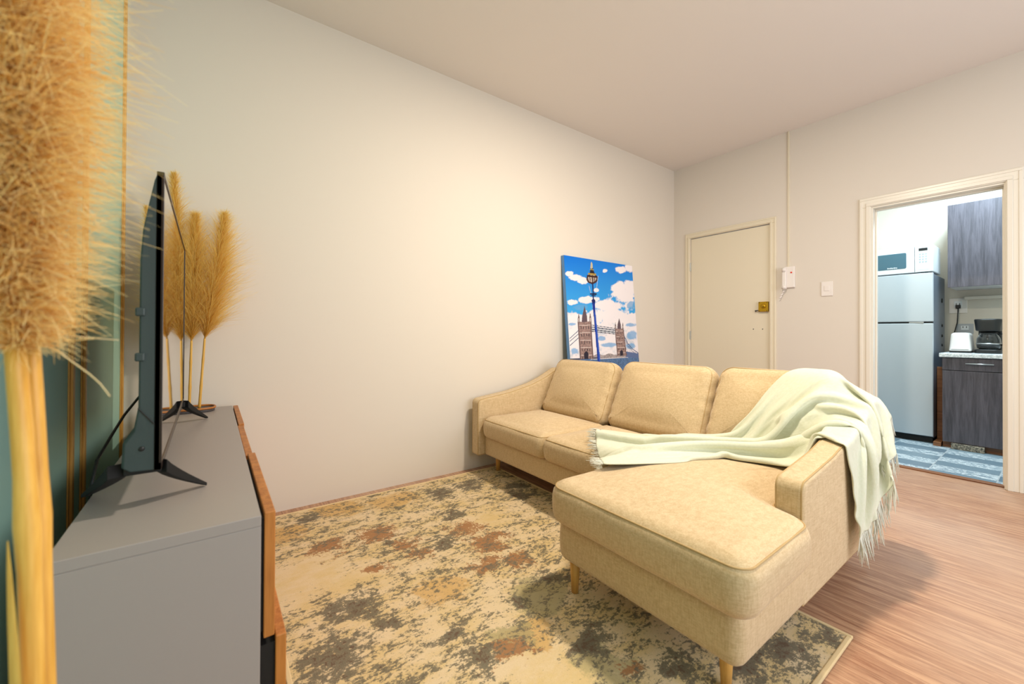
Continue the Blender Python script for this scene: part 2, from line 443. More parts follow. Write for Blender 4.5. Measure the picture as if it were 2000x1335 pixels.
# kitchen shell
struct(B(KX, KX+0.12, -1.2, 1.75, 0, CZ).ob('wall_kitchen_back', 'wall'))
struct(B(RX+0.13, KX, 1.45, 1.57, 0, CZ).ob('wall_kitchen_left', 'wall'))
struct(B(RX+0.13, KX, -1.2, -1.08, 0, CZ).ob('wall_kitchen_right', 'wall'))
# door casing of the kitchen opening (stepped profile) and jamb lining
def casing(name, y0, y1, z1, w, label_mat='trimw'):
    g = G()
    for (a0, a1, t) in ((0.0, w, 0.012), (0.006, w*0.42, 0.020), (w*0.72, w-0.004, 0.016)):
        x0 = RX-t
        g.box(x0, RX, y1+a0, y1+a1, 0, z1+a0); g.box(x0, RX, y0-a1, y0-a0, 0, z1+a0); g.box(x0, RX, y0-a1, y1+a1, z1+a0, z1+a1)
    return struct(g.ob(name, label_mat, bevel=0.003))
casing('trim_1', DY0, DY1, DZ, 0.075)
g = G().box(RX, RX+0.135, DY0-0.002, DY0+0.008, 0, DZ-0.012).box(RX, RX+0.135, DY1-0.008, DY1+0.002, 0, DZ-0.012).box(RX, RX+0.135, DY0-0.002, DY1+0.002, DZ-0.012, DZ+0.002)
g.box(RX+0.06, RX+0.09, DY0+0.008, DY0+0.018, 0, DZ-0.024).box(RX+0.06, RX+0.09, DY1-0.018, DY1-0.008, 0, DZ-0.024).box(RX+0.06, RX+0.09, DY0+0.008, DY1-0.008, DZ-0.024, DZ-0.012)
struct(g.ob('trim_2', 'trimw', bevel=0.002))
struct(B(RX+0.035, RX+0.09, DY0, DY1, 0, 0.010).ob('trim_3', 'brownwood', bevel=0.003))
struct(B(RX-0.014, RX, YB, DY0-0.077, 0, 0.06).ob('baseboard_right', 'brownwood', bevel=0.003))
casing('trim_4', EY0, EY1, EZ, 0.055, 'doorw')
# gold battens on the mint wall
for i, y in enumerate((2.511, 1.835, 1.695, 1.02, 0.88)):
    g = G().box(WX, WX+0.004, y-0.004, y+0.030, 0, CZ).box(WX+0.004, WX+0.010, y+0.004, y+0.024, 0, CZ)
    struct(g.ob('trim_%d' % (i+5), 'batten', bevel=0.001))
# closed door
d = struct(B(RX+0.004, RX+0.04, EY0+0.003, EY1-0.003, 0.006, EZ-0.008).ob('door_1', 'doorw', bevel=0.002))
lk = B(RX-0.022, RX+0.004, 1.625, 1.708, 1.207, 1.300).ob('lock_case', 'brass', d, bevel=0.003)
G().lathe((RX-0.022, 1.664, 1.258), [(0.020, 0), (0.020, -0.006), (0.013, -0.010), (0.004, -0.010)], 20, 'x').ob('keyhole_collar', 'brass', lk, True)
B(RX-0.0335, RX-0.032, 1.662, 1.666, 1.250, 1.260).ob('keyhole', 'black', lk)
G().tube([(RX-0.012, 1.70, 1.222), (RX-0.014, 1.722, 1.219), (RX-0.014, 1.738, 1.215)], [0.005, 0.004, 0.008], 8).ob('latch_knob', 'dark', lk, True)
for (y, z) in ((1.700, 1.293), (1.700, 1.214), (1.634, 1.293), (1.634, 1.214)):
    G().lathe((RX-0.022, y, z), [(0.004, 0), (0.003, -0.002)], 10, 'x').ob('screw', 'dark', lk)
for z in (1.715, 0.985):
    h = G().box(RX-0.006, RX+0.004, 2.386, 2.398, z-0.045, z+0.045)
    h.tube([(RX-0.008, 2.392, z-0.045), (RX-0.008, 2.392, z+0.045)], 0.006, 10)
    h.ob('hinge', 'steel', d, bevel=0.001)
for y in (1.762, 1.681): G().lathe((RX+0.004, y, 1.045), [(0.005, 0), (0.004, -0.0015)], 10, 'x').ob('screw_hole', 'dark', d)

# small things on the right wall
o = B(RX-0.011, RX, 1.458, 1.470, 1.60, CZ).ob('cable_conduit', 'doorw', bevel=0.001)
tag(o, 'thin vertical cable conduit running from the ceiling down to the white intercom', 'conduit')
it = empty('intercom_phone', (RX, 1.46, 1.40), 'white wall intercom handset hanging between the cream door and the light switch', 'intercom')
B(RX-0.022, RX, 1.413, 1.497, 1.412, 1.600).ob('base_unit', 'plastic', it, bevel=0.006)
g = G(); ol = rpoly([(1.470, 1.590), (1.503, 1.590), (1.503, 1.400), (1.470, 1.400)], 0.008, 0.006)
V, F, _ = pad(ol, 0.0, 0.028, 0.008); g.add([(RX-0.022-z, x, y) for (x, y, z) in V], F)
g.box(RX-0.058, RX-0.03, 1.472, 1.501, 1.555, 1.588).box(RX-0.058, RX-0.03, 1.472, 1.501, 1.402, 1.432)
g.ob('handset', 'plastic', it, True)
G().lathe((RX-0.022, 1.437, 1.545), [(0.007, 0), (0.007, -0.004), (0.004, -0.005)], 14, 'x').ob('call_button', 'red', it, True)
P = [(RX-0.035, 1.487+0.012*sin(q*0.0), 1.402) for q in range(1)]
P += [(RX-0.030-0.006*cos(q*1.3), 1.488+0.0025*q+0.005*sin(q*1.3), 1.40-0.0052*q) for q in range(16)]
G().tube(P, 0.004, 6).ob('curly_cord', 'plastic', it, True)
sw = empty('light_switch', (RX, 1.182, 1.316), 'square white light switch on the wall between intercom and kitchen doorway', 'switch')
B(RX-0.009, RX, 1.143, 1.222, 1.320, 1.440).ob('plate', 'plastic', sw, bevel=0.003)
B(RX-0.013, RX-0.008, 1.165, 1.200, 1.362, 1.405).ob('rocker', 'plastic', sw, bevel=0.002)

# ceiling lamp, above the picture frame
cl = empty('ceiling_lamp', (1.8, 0.85, CZ-0.03), 'small flush round white ceiling lamp over the middle of the room', 'lamp')
G().lathe((1.8, 0.85, CZ-0.022), [(0.13, 0.022), (0.13, 0.004), (0.122, 0.0)], 32).ob('lamp_base', 'plastic', cl, True)

# ------------------------------------------------------------------ rug
rug = empty('area_rug', (0.94, 1.46, 0), 'large abstract rug in cream, slate, rust and gold lying under the sofa', 'rug')
G().box(0.188, 1.690, 0.428, 2.502, 0.0005, 0.009).ob('pile', 'rug', rug)
g = G().box(0.175, 0.190, 0.415, 2.515, 0.0003, 0.011).box(1.688, 1.703, 0.415, 2.515, 0.0003, 0.011)
g.box(0.190, 1.688, 0.415, 0.430, 0.0003, 0.011).box(0.190, 1.688, 2.500, 2.515, 0.0003, 0.011)
g.ob('binding', 'rugedge', rug, bevel=0.003)

# ------------------------------------------------------------------ sofa
sofa = empty('sectional_sofa', (1.95, 1.5, 0), 'beige linen corner sofa with right hand chaise and three back cushions', 'sofa')
def soft(name, A, z0, z1, r, crown, parent=sofa, m='sofa', bulge=0.0, pipe=True, wr=0.0, seed=0, center=None, rb=None, xf=None, pr=0.0028):
    V, F, seam = pad(A, z0, z1, r, crown, bulge, rb, wr, seed, center)
    g = G().add(V, F)
    if xf: g.xf(xf)
    o = g.ob(name, m, parent, True)
    if pipe:
        g = G().loop(seam, pr)
        if xf: g.xf(xf)
        g.ob('piping', 'pipe', o, True)
    return o
BT = 0.28
soft('chaise_base', rpoly([(1.09, 0.495), (1.545, 0.495), (1.545, 1.185), (1.09, 1.185)], [0.035, 0.01, 0.01, 0.05]), 0.125, BT, 0.03, 0.0, bulge=0.006, pipe=False)
soft('seat_base', rpoly([(1.56, 0.58), (2.36, 0.58), (2.36, 2.44), (1.56, 2.44)], 0.01), 0.135, BT-0.01, 0.02, 0.0, pipe=False)
soft('chaise_cushion', rpoly([(1.045, 0.455), (1.485, 0.462), (1.53, 0.590), (2.06, 0.585), (2.06, 1.188), (1.045, 1.188)], [0.055, 0.07, 0.05, 0.03, 0.03, 0.07]),
     BT, 0.437, 0.052, 0.03, bulge=0.010, wr=0.0015, seed=2, center=(1.45, 0.85), rb=0.035)
soft('seat_cushion', rpoly([(1.525, 1.782), (2.07, 1.782), (2.07, 2.432), (1.525, 2.432)], [0.045, 0.03, 0.03, 0.07]), BT-0.012, 0.412, 0.045, 0.035, bulge=0.012, wr=0.0015, seed=3, rb=0.03)
soft('seat_cushion', rpoly([(1.525, 1.195), (2.07, 1.195), (2.07, 1.776), (1.525, 1.776)], [0.045, 0.03, 0.03, 0.045]), BT-0.012, 0.412, 0.045, 0.035, bulge=0.012, wr=0.0015, seed=4, rb=0.03)
# arms: profile in X-Z, thickness along Y
AP = [(1.505, 0.135), (2.39, 0.135), (2.415, 0.50), (2.418, 0.66), (2.36, 0.715), (2.26, 0.712), (2.13, 0.650), (2.00, 0.604), (1.80, 0.562), (1.505, 0.527)]
AR = [0.015, 0.02, 0.2, 0.04, 0.05, 0.08, 0.3, 0.3, 0.5, 0.035]
armz = lambda x: float(np.interp(x, [1.505, 1.80, 2.0, 2.13, 2.26, 2.37, 2.44], [0.527, 0.562, 0.604, 0.650, 0.712, 0.715, 0.66]))
def arm(y0, y1):
    A = rpoly(AP, AR, 0.02)
    V, F, seam = pad(A, 0, y1-y0, 0.016, 0.0, 0.0, rings=6, center=(1.95, 0.36))
    g = G().add([(x, y0+z, y) for (x, y, z) in V], F); o = g.ob('arm', 'sofa', sofa, True)
    g = G().loop([(x, y1-0.007, y) for (x, y, z) in seam], 0.0028).loop([(x, y0+0.007, y) for (x, y, z) in seam], 0.0028)
    g.ob('piping', 'pipe', o, True)
    return o
arm(0.490, 0.577); arm(2.440, 2.528)
# back frame
bp = rpoly([(2.20, 0.14), (2.37, 0.14), (2.412, 0.66), (2.36, 0.70), (2.31, 0.69)], [0.01, 0.02, 0.04, 0.03, 0.03], 0.02)
V, F, _ = pad(bp, 0, 1.86, 0.012, 0, 0, rings=5)
G().add([(x, 0.579+z, y) for (x, y, z) in V], F).ob('back_frame', 'sofa', sofa, True)
# back cushions
TAU = radians(25)
def back_cushion(y0, y1, h, top_out, seed, dx=0.0):
    w = y1-y0; A = rpoly([(-w/2, -h/2), (w/2, -h/2), (w/2-0.01, h/2), (-w/2+0.01, h/2)], [0.05, 0.05, 0.07, 0.07], 0.016)
    up = np.array([sin(TAU), 0, cos(TAU)]); nn = np.array([-cos(TAU), 0, sin(TAU)]); sd = np.array([0, 1, 0])
    bf = np.array([2.035+dx, (y0+y1)/2, 0.425]); c = bf + up*h/2 - nn*0.165
    f = lambda v: tuple(c + sd*v[0] + up*v[1] + nn*v[2])
    V, F, seam = pad(A, 0.0, 0.140, 0.062, 0.03, 0.006, rb=0.05, wr=0.0, seed=seed)
    rs = np.random.RandomState(seed); V2 = []
    for (x, y, z) in V:       # puckers along the side seams
        e = max(0, (abs(x)/(w/2)-0.80)/0.2); z2 = z + 0.004*e*sin(y*85+seed+x*12) + 0.003*sin(7*x+seed)*sin(9*y+2*seed)
        V2.append((x+0.002*e*sin(y*60+seed), y, z2))
    o = G().add(V2, F).xf(f).ob('back_cushion', 'sofa', sofa, True)
    G().loop(seam, 0.0022).xf(f).ob('piping', 'pipe', o, True)
    return c
back_cushion(1.812, 2.425, 0.435, 0, 5, -0.02)
back_cushion(1.152, 1.790, 0.455, 0, 7)
back_cushion(0.580, 1.140, 0.465, 0, 9)
for (x, y) in ((1.665, 2.425), (1.125, 1.115), (1.165, 0.565), (2.30, 0.60), (2.30, 2.42)):
    g = G().lathe((x, y, 0.0095 if x < 1.70 else 0), [(0.013, 0), (0.021, 0.135)], 20)
    g.ob('leg', 'legwood', sofa, True)

# ------------------------------------------------------------------ throw blanket (numpy cloth settled on the sofa)
def make_throw():
    ctrl = [
     [(1.29,1.14,.470),(1.43,1.28,.475),(1.60,1.44,.47),(1.77,1.587,.462)],
     [(1.50,1.00,.485),(1.60,1.12,.51),(1.72,1.24,.50),(1.85,1.36,.475)],
     [(1.77,.885,.485),(1.82,.96,.525),(1.88,1.03,.525),(1.93,1.12,.490)],
     [(1.86,.715,.485),(1.93,.80,.53),(2.00,.88,.54),(2.06,.955,.54)],
     [(1.93,.60,.54),(2.03,.68,.59),(2.10,.79,.64),(2.11,.88,.67)],
     [(1.95,.53,.60),(2.07,.61,.68),(2.16,.70,.75),(2.20,.79,.79)],
     [(1.935,.470,.56),(2.09,.52,.67),(2.22,.60,.82),(2.285,.69,.865)],
     [(1.930,.462,.42),(2.08,.455,.50),(2.27,.47,.67),(2.40,.62,.79)],
     [(1.945,.455,.31),(2.06,.445,.34),(2.22,.43,.47),(2.44,.58,.70)]]
    C = np.array(ctrl, float)
    NA, NB = 112, 64
    def cr(Pn, t):
        n = len(Pn)-1; i = min(int(t*n), n-1); u = t*n-i
        p = [Pn[max(i-1, 0)], Pn[i], Pn[i+1], Pn[min(i+2, n)]]
        return 0.5*((2*p[1])+(-p[0]+p[2])*u+(2*p[0]-5*p[1]+4*p[2]-p[3])*u*u+(-p[0]+3*p[1]-3*p[2]+p[3])*u**3)
    # even spacing along the length
    cen = np.array([cr(C.mean(1), t) for t in np.linspace(0, 1, 400)]); s = np.r_[0, np.cumsum(np.linalg.norm(np.diff(cen, axis=0), axis=1))]
    ta = np.interp(np.linspace(0, s[-1], NA), s, np.linspace(0, 1, 400))
    X = np.array([[cr(np.array([cr(C[:, j], t) for j in range(4)]), q) for q in np.linspace(0, 1, NB)] for t in ta])
    cur = np.linalg.norm(np.diff(X, axis=1), axis=2)          # across
    width = cur.sum(1)
    want = np.maximum(width*1.42, 0.74)
    exc = want/width
    bb = np.linspace(0, 1, NB)[None, :]; aa = np.linspace(0, 1, NA)[:, None]
    ph = 1.3*np.sin(5*aa)+2.0*aa
    amp = (np.sqrt(np.maximum(exc-1, 0))*0.034)[:, None]
    tent = np.where(aa > 0.55, 0.9, 1.0)
    X[:, :, 2] += amp*tent*(np.sin(bb*2*pi*3.2+ph)+0.6*np.sin(bb*2*pi*5.7+2.2*ph+1.0)+0.6*np.sin(2*pi*(1.6*bb+3.1*aa)+0.7)*(aa > 0.5)+0.5)
    X[:, :, 0] -= (aa > 0.6)*amp*0.35*(np.sin(bb*2*pi*2.5+ph*2))
    LB = cur*exc[:, None]
    LA = np.linalg.norm(np.diff(X, axis=0), axis=2); LA = np.maximum(LA*0.98, LA.mean()*0.9)
    D1 = np.sqrt(((LA[:, :-1]+LA[:, 1:])/2)**2+((LB[:-1]+LB[1:])/2)**2)
    P = X.copy(); Q = X.copy()
    th = 0.009
    up = np.array([sin(TAU), 0, cos(TAU)]); nn = np.array([-cos(TAU), 0, sin(TAU)])
    def box(P, c, ax, h, rad):
        d = P-c; l = np.stack([d@a for a in ax], -1); q = np.abs(l)-(np.array(h)-rad)
        qo = np.maximum(q, 0); do = np.linalg.norm(qo, axis=-1); di = np.minimum(q.max(-1), 0)
        sd = do+di-rad
        gl = np.where((do > 1e-9)[..., None], qo/np.maximum(do, 1e-9)[..., None], (q == q.max(-1, keepdims=True)).astype(float))*np.sign(l)
        gw = sum(gl[..., i:i+1]*ax[i] for i in range(3))
        return sd, gw
    E3 = [np.array([1., 0, 0]), np.array([0, 1., 0]), np.array([0, 0, 1.])]
    bodies = [(np.array([1.55, .84, .34]), E3, (.52, .36, .118), .05),
              (np.array([1.80, 1.50, .33]), E3, (.28, .32, .108), .05),
              (np.array([2.33, 1.5, .42]), E3, (.09, 1.0, .28), .03)]
    for (y0, y1, h) in ((0.580, 1.140, 0.465), (1.152, 1.790, 0.455)):
        bf = np.array([2.035, (y0+y1)/2, 0.425]); c = bf+up*h/2-nn*0.08
        bodies.append((c, [np.array([0, 1., 0]), up, nn], ((y1-y0)/2, h/2, 0.088), .065))
    def collide(P, Q):
        for (c, ax, h, r) in bodies:
            sd, gw = box(P, c, ax, h, r); pen = np.maximum(th-sd, 0)
            P += gw*pen[..., None]
            m_ = pen > 0; P[m_] -= (P[m_]-Q[m_])*0.6*(1-np.abs((gw[m_]*0)))  # friction
        zt = np.interp(P[..., 0], [1.505, 1.80, 2.0, 2.13, 2.26, 2.37, 2.44], [0.527, 0.562, 0.604, 0.650, 0.712, 0.715, 0.66])
        ins = (P[..., 0] > 1.50) & (P[..., 0] < 2.45) & (P[..., 1] > 0.490-th) & (P[..., 1] < 0.577+th) & (P[..., 2] < zt+th)
        dz = zt+th-P[..., 2]; dl = P[..., 1]-(0.490-th); dr = (0.577+th)-P[..., 1]
        mz = ins & (dz <= dl) & (dz <= dr+0.02); ml = ins & ~mz & (dl <= dr); mr = ins & ~mz & ~ml
        P[mz, 2] = (zt+th)[mz]; P[ml, 1] = 0.490-th; P[mr, 1] = 0.577+th
        P[ins] -= (P[ins]-Q[ins])*np.array([0.6, 0.3, 0.0])
        P[..., 2] = np.maximum(P[..., 2], 0.012)
        return P
    def con(A_, B_, L, k_):
        d = B_-A_; n_ = np.linalg.norm(d, axis=-1, keepdims=True)+1e-9
        c = d*(0.5*k_*(n_-L[..., None])/n_); A_ += c; B_ -= c
    def conc(A_, B_, L, k_):   # only resist compression
        d = B_-A_; n_ = np.linalg.norm(d, axis=-1, keepdims=True)+1e-9
        e = np.minimum(n_-L[..., None], 0); c = d*(0.5*k_*e/n_); A_ += c; B_ -= c
    pin = np.zeros((NA, NB, 1), bool)
    X0 = P.copy()
    for st in range(170):
        V_ = (P-Q)*0.90; Q = P.copy(); P = P+V_; P[..., 2] -= 9.8*(0.010**2)*(1.0)
        for it in range(7):
            for o_ in (0, 1):
                con(P[o_:-1:2], P[o_+1::2], LA[o_::2], 1.0)
                con(P[:, o_:-1:2], P[:, o_+1::2], LB[:, o_::2], 1.0)
            con(P[:-1, :-1], P[1:, 1:], D1, 0.35); con(P[1:, :-1], P[:-1, 1:], D1, 0.35)
            conc(P[:, :-3], P[:, 3:], (LB[:, :-2]+LB[:, 1:-1]+LB[:, 2:])*0.86, 0.12)
            conc(P[:-3], P[3:], (LA[:-2]+LA[1:-1]+LA[2:])*0.90, 0.12)
            P += (X0-P)*0.0012
            P = collide(P, Q)
    for _ in range(1):
        P[1:-1, 1:-1] = P[1:-1, 1:-1]*0.5+(P[:-2, 1:-1]+P[2:, 1:-1]+P[1:-1, :-2]+P[1:-1, 2:])*0.125
    P = collide(P, P.copy())
    return P
TP = make_throw()
NA, NB = TP.shape[:2]
F = [(i*NB+j, i*NB+j+1, (i+1)*NB+j+1, (i+1)*NB+j) for i in range(NA-1) for j in range(NB-1)]
thr = mesh('throw_blanket', TP.reshape(-1, 3), F, 'throw', None, True)
uvl = thr.data.uv_layers.new(name='UVMap')
li = np.zeros(len(thr.data.loops), int); thr.data.loops.foreach_get('vertex_index', li)
uvl.data.foreach_set('uv', np.stack([(li//NB)/NA*1.5, (li % NB)/NB], 1).ravel())
md = thr.modifiers.new('thick', 'SOLIDIFY'); md.thickness = 0.006; md.offset = 0.0
md = thr.modifiers.new('sub', 'SUBSURF'); md.levels = 1; md.render_levels = 1
tag(thr, 'pale mint fringed throw draped over the right end of the sofa', 'blanket')
rnd = random.Random(4)
g = G()
for j in range(0, NB-1):
    for end in (0, NA-1):
        for kx in range(3):
            f_ = rnd.random(); p = TP[end, j]*(1-f_)+TP[end, j+1]*f_
            inn = TP[1, j] if end == 0 else TP[NA-2, j]
            d = (p-inn); d = d/np.linalg.norm(d)
            if end == 0:
                L_ = 0.035+0.02*rnd.random(); d = d*0.9+np.array([rnd.uniform(-.3, .3), rnd.uniform(-.3, .3), 0]); d[2] = 0
                Pts = [p+d*L_*q+np.array([0, 0, -0.002*q]) for q in (0, 0.5, 1)]
            else:
                L_ = 0.06+0.05*rnd.random(); sx, sy = rnd.uniform(-.25, .25), rnd.uniform(-.25, .1)
                Pts = [p+np.array([sx*L_*q*q, sy*L_*q, -L_*q]) for q in (0, 0.35, 0.7, 1)]
            g.tube(Pts, [0.0016]*(len(Pts)-1)+[0.0007], 4, False)
tag(g.ob('fringe', 'fringe', thr, True), kind='stuff')

# ------------------------------------------------------------------ canvas print leaning on the long wall
cw0, cw1, cH, Ythk = 2.425, 3.352, 1.668, 0.034
ybot, ytop = WY-Ythk-0.16, WY-Ythk-0.004
cp = empty('canvas_print', (2.89, ybot, 0), 'canvas print of bridge and street lamp under blue sky, leaning behind the sofa', 'picture')
def paint(nx, ny):
    """the printed picture, painted on a fine grid; u,v run in the units of the picture"""
    # canvas (s in 0..1, height z) -> drawing units
    src = np.array([[0, 1.66], [1, 1.66], [1, 0.76], [0, 0.76]]); dst = np.array([[190, 192], [842, 290], [897, 1150], [252, 1155]], float)
    A = []; b = []
    for (x, y), (u, v) in zip(src, dst):
        A += [[x, y, 1, 0, 0, 0, -u*x, -u*y], [0, 0, 0, x, y, 1, -v*x, -v*y]]; b += [u, v]
    h = np.linalg.solve(np.array(A), np.array(b)); Hm = np.append(h, 1).reshape(3, 3)
    s_, z_ = np.meshgrid(np.linspace(0, 1, nx), np.linspace(0, cH, ny))
    q = np.stack([s_, z_, np.ones_like(s_)], -1)@Hm.T; u = q[..., 0]/q[..., 2]; v = q[..., 1]/q[..., 2]
    rs = np.random.RandomState(3)
    def vn(x, y):
        T = rs.rand(64, 64); xi = np.floor(x).astype(int) % 64; yi = np.floor(y).astype(int) % 64; fx = x-np.floor(x); fy = y-np.floor(y)
        fx = fx*fx*(3-2*fx); fy = fy*fy*(3-2*fy); x2 = (xi+1) % 64; y2 = (yi+1) % 64
        return (T[yi, xi]*(1-fx)+T[yi, x2]*fx)*(1-fy)+(T[y2, xi]*(1-fx)+T[y2, x2]*fx)*fy
    n = sum(vn(u/s0, v/s0)*w for s0, w in ((90, .4), (42, .28), (19, .18), (9, .14)))
    fine = vn(u/5, v/6)
    img = np.zeros(u.shape+(3,)); col = lambda *c: np.array(lin(*c)[:3])
    t = np.clip((v-190)/500, 0, 1)[..., None]
    img[:] = col(8, 112, 214)*(1-t)+col(60, 160, 224)*t
    def ell(L): return np.max([np.exp(-(((u-a)/c)**2+((v-b_)/d)**2)) for a, b_, c, d in L], 0)
    white = ell([(235,355,45,28),(300,395,65,32),(370,420,60,38),(580,330,26,20),(740,315,75,42),(810,300,60,60),(700,490,80,60),(760,560,140,110),(830,500,80,90),(620,660,220,62),(420,600,110,42),(270,620,60,30),(490,510,30,22),(600,740,330,90),(300,770,90,60)])
    white = np.maximum(white, np.clip((v-690)/60, 0, 1)*0.9)
    m_ = np.clip((white+(n-0.5)*0.9-0.46)*7, 0, 1)[..., None]
    cl = col(236, 228, 230)*(1-0.0)*np.ones_like(img); sh = np.clip((n-0.52)*5, 0, 1)[..., None]*np.clip((v-640)/120, 0, 1)[..., None]
    cl = cl*(1-sh*.8)+col(190, 196, 208)*sh*.8
    img = img*(1-m_)+cl*m_
    blue = ell([(830,660,50,48),(350,670,100,36),(270,820,45,16),(820,840,80,26),(840,930,60,50),(610,1020,110,26),(540,960,50,30),(290,1060,40,40),(820,1040,60,30)])
    m_ = (np.clip((blue+(n-0.5)*0.8-0.5)*6, 0, 1)*0.75)[..., None]; img = img*(1-m_)+col(96, 160, 212)*m_
    def poly(pts):
        ins = np.zeros(u.shape, bool); k_ = len(pts)
        for i in range(k_):
            (x1, y1), (x2, y2) = pts[i], pts[i-1]
            if y1 == y2: continue
            c_ = ((y1 > v) != (y2 > v)) & (u < (x2-x1)*(v-y1)/(y2-y1)+x1); ins ^= c_
        return ins
    def seg(a, b_, w0, w1=None):
        w1 = w0 if w1 is None else w1; d = np.array(b_, float)-a; L2 = d@d
        tt = np.clip(((u-a[0])*d[0]+(v-a[1])*d[1])/L2, 0, 1); dist = np.hypot(u-(a[0]+tt*d[0]), v-(a[1]+tt*d[1]))
        return dist < (w0+(w1-w0)*tt)
    stone = col(150, 124, 118)[None, None]*(0.55+0.9*fine[..., None])
    # skyline, water
    m_ = (v > 1105+8*np.sin(u/17)+10*(n-.5)) & (v < 1140) & (u > 430); img[m_] = (col(150, 140, 140)*(0.6+fine[..., None]))[m_]
    m_ = v > 1144; img[m_] = (col(84, 112, 150)*(0.6+0.8*fine[..., None]))[m_]
    # walkways and chains
    for a, b_, w in (((440, 832), (675, 872), 3), ((440, 850), (720, 895), 5)): img[seg(a, b_, w)] = col(80, 92, 110)
    img[poly([(445, 860), (725, 905), (725, 925), (445, 888)])] = col(196, 200, 206)
    img[seg((445, 872), (725, 915), 3.5)] = col(46, 48, 66); img[seg((445, 890), (725, 930), 3)] = col(60, 60, 80)
    for a, b_ in (((245, 950), (335, 872)), ((250, 1012), (345, 930)), ((247, 975), (340, 900))): img[seg(a, b_, 3)] = col(60, 84, 120)
    img[poly([(325, 880), (380, 855), (378, 885), (325, 925)])] = col(70, 150, 180)
    pr = [(755, 940), (790, 1010), (830, 1060), (895, 1108)]
    for i in range(3): img[seg(pr[i], pr[i+1], 3.5)] = col(80, 96, 130); img[seg((pr[i][0], pr[i][1]+25), (pr[i+1][0], pr[i+1][1]+15), 2)] = col(80, 96, 130)
    for q_ in range(8): img[seg((775+q_*15, 985+q_*16), (775+q_*15, 1125), 1.2)] = col(110, 120, 150)
    img[poly([(770, 1085), (895, 1110), (897, 1150), (770, 1140)])] = col(92, 110, 150)
    img[poly([(250, 1128), (500, 1128), (500, 1142), (250, 1146)])] = col(70, 76, 96)
    def tower(x0, x1, xb0, xb1, yt, yb, spire, s):
        body = poly([(x0, yt), (x1, yt), (xb1, yb), (xb0, yb)]); img[body] = (np.broadcast_to(stone, img.shape))[body]
        for i in range(5):
            f0 = (i+0.5)/5; yy_ = yt+(yb-yt)*f0
            img[seg((x0+(xb0-x0)*f0, yy_), (x1+(xb1-x1)*f0, yy_), 2.2*s)] = col(222, 206, 200)
            for q_ in range(4):
                gx = x0+(xb0-x0)*f0+((x1-x0)*(0.2+0.2*q_)); img[seg((gx, yy_+12*s), (gx+1, yy_+30*s), 3.2*s)] = col(58, 52, 60)
        for e0, e1 in (((x0, yt), (xb0, yb)), ((x1, yt), (xb1, yb))): img[seg(e0, e1, 6*s)] = col(112, 92, 92)
        cx = (x0+x1)/2
        img[poly([(cx-26*s, yt+4), (cx-22*s, yt-50*s), (cx, spire), (cx+22*s, yt-50*s), (cx+26*s, yt+4)])] = col(96, 80, 88)
        for px_ in (x0+4*s, x1-4*s):
            img[poly([(px_-9*s, yt+6), (px_-9*s, yt-32*s), (px_, yt-82*s), (px_+9*s, yt-32*s), (px_+9*s, yt+6)])] = col(108, 92, 92)
            img[seg((px_, yt-30*s), (px_, yt), 3*s)] = col(220, 206, 200)
        ax_ = (xb0+xb1)/2-4; img[poly([(ax_-20*s, yb), (ax_-20*s, yb-52*s), (ax_, yb-74*s), (ax_+20*s, yb-52*s), (ax_+20*s, yb)])] = col(44, 40, 54)
    tower(325, 440, 345, 458, 800, 1138, 655, 1.0)
    tower(672, 748, 692, 776, 872, 1122, 775, 0.72)
    # street lamp
    img[seg((474, 700), (516, 1160), 10, 13)] = col(24, 56, 150)
    img[seg((478, 700), (522, 1160), 3, 4)] = col(60, 100, 200)
    img[seg((466, 612), (474, 705), 14, 11)] = col(28, 52, 140); img[seg((466, 610), (468, 616), 17)] = col(20, 36, 100)
    img[seg((459, 440), (467, 612), 5, 6)] = col(22, 34, 92)
    img[seg((440, 545), (492, 548), 7)] = col(20, 26, 64); img[seg((448, 562), (484, 566), 4)] = col(20, 26, 64)
    el = (((u-455)/54)**2+((v-405)/48)**2) < 1; img[el] = col(66, 40, 40)
    el = (((u-455)/40)**2+((v-402)/36)**2) < 1; img[el] = (col(176, 160, 150)*(0.5+fine[..., None]))[el]
    img[seg((457, 370), (459, 445), 4)] = col(40, 26, 30); img[seg((430, 372), (440, 436), 2.5)] = col(50, 32, 34); img[seg((482, 376), (474, 436), 2.5)] = col(50, 32, 34)
    img[seg((412, 378), (500, 388), 8)] = col(60, 34, 30); img[seg((424, 358), (486, 364), 9)] = col(168, 140, 70)
    img[poly([(430, 352), (438, 322), (440, 300), (464, 300), (468, 325), (480, 356)])] = col(40, 36, 44)
    img[seg((450, 262), (450, 300), 8, 11)] = col(190, 180, 150); img[seg((449, 250), (449, 262), 3)] = col(210, 190, 150); img[seg((438, 318), (468, 320), 4)] = col(170, 150, 90)
    img[seg((512, 380), (500, 470), 1.6)] = col(210, 210, 220); img[seg((425, 470), (442, 540), 1.6)] = col(200, 200, 210); img[seg((500, 470), (490, 540), 1.4)] = col(200, 200, 210)
    return img
nx, ny = 230, 400
img = paint(nx, ny)
sv = np.linspace(0, 1, nx); zv = np.linspace(0, cH, ny)
VV = np.zeros((ny, nx, 3)); VV[..., 0] = cw0+(cw1-cw0)*sv[None]; VV[..., 1] = (ybot+(ytop-ybot)*zv/cH)[:, None]; VV[..., 2] = zv[:, None]
VV[..., 2] = VV[..., 2]*1.0+0.001
idx = np.arange(nx*ny).reshape(ny, nx)
FF = np.stack([idx[:-1, :-1], idx[:-1, 1:], idx[1:, 1:], idx[1:, :-1]], -1).reshape(-1, 4).tolist()
o = mesh('printed_face', VV.reshape(-1, 3), FF, 'canvas', cp)
ca = o.data.color_attributes.new(name='print', type='FLOAT_COLOR', domain='POINT')
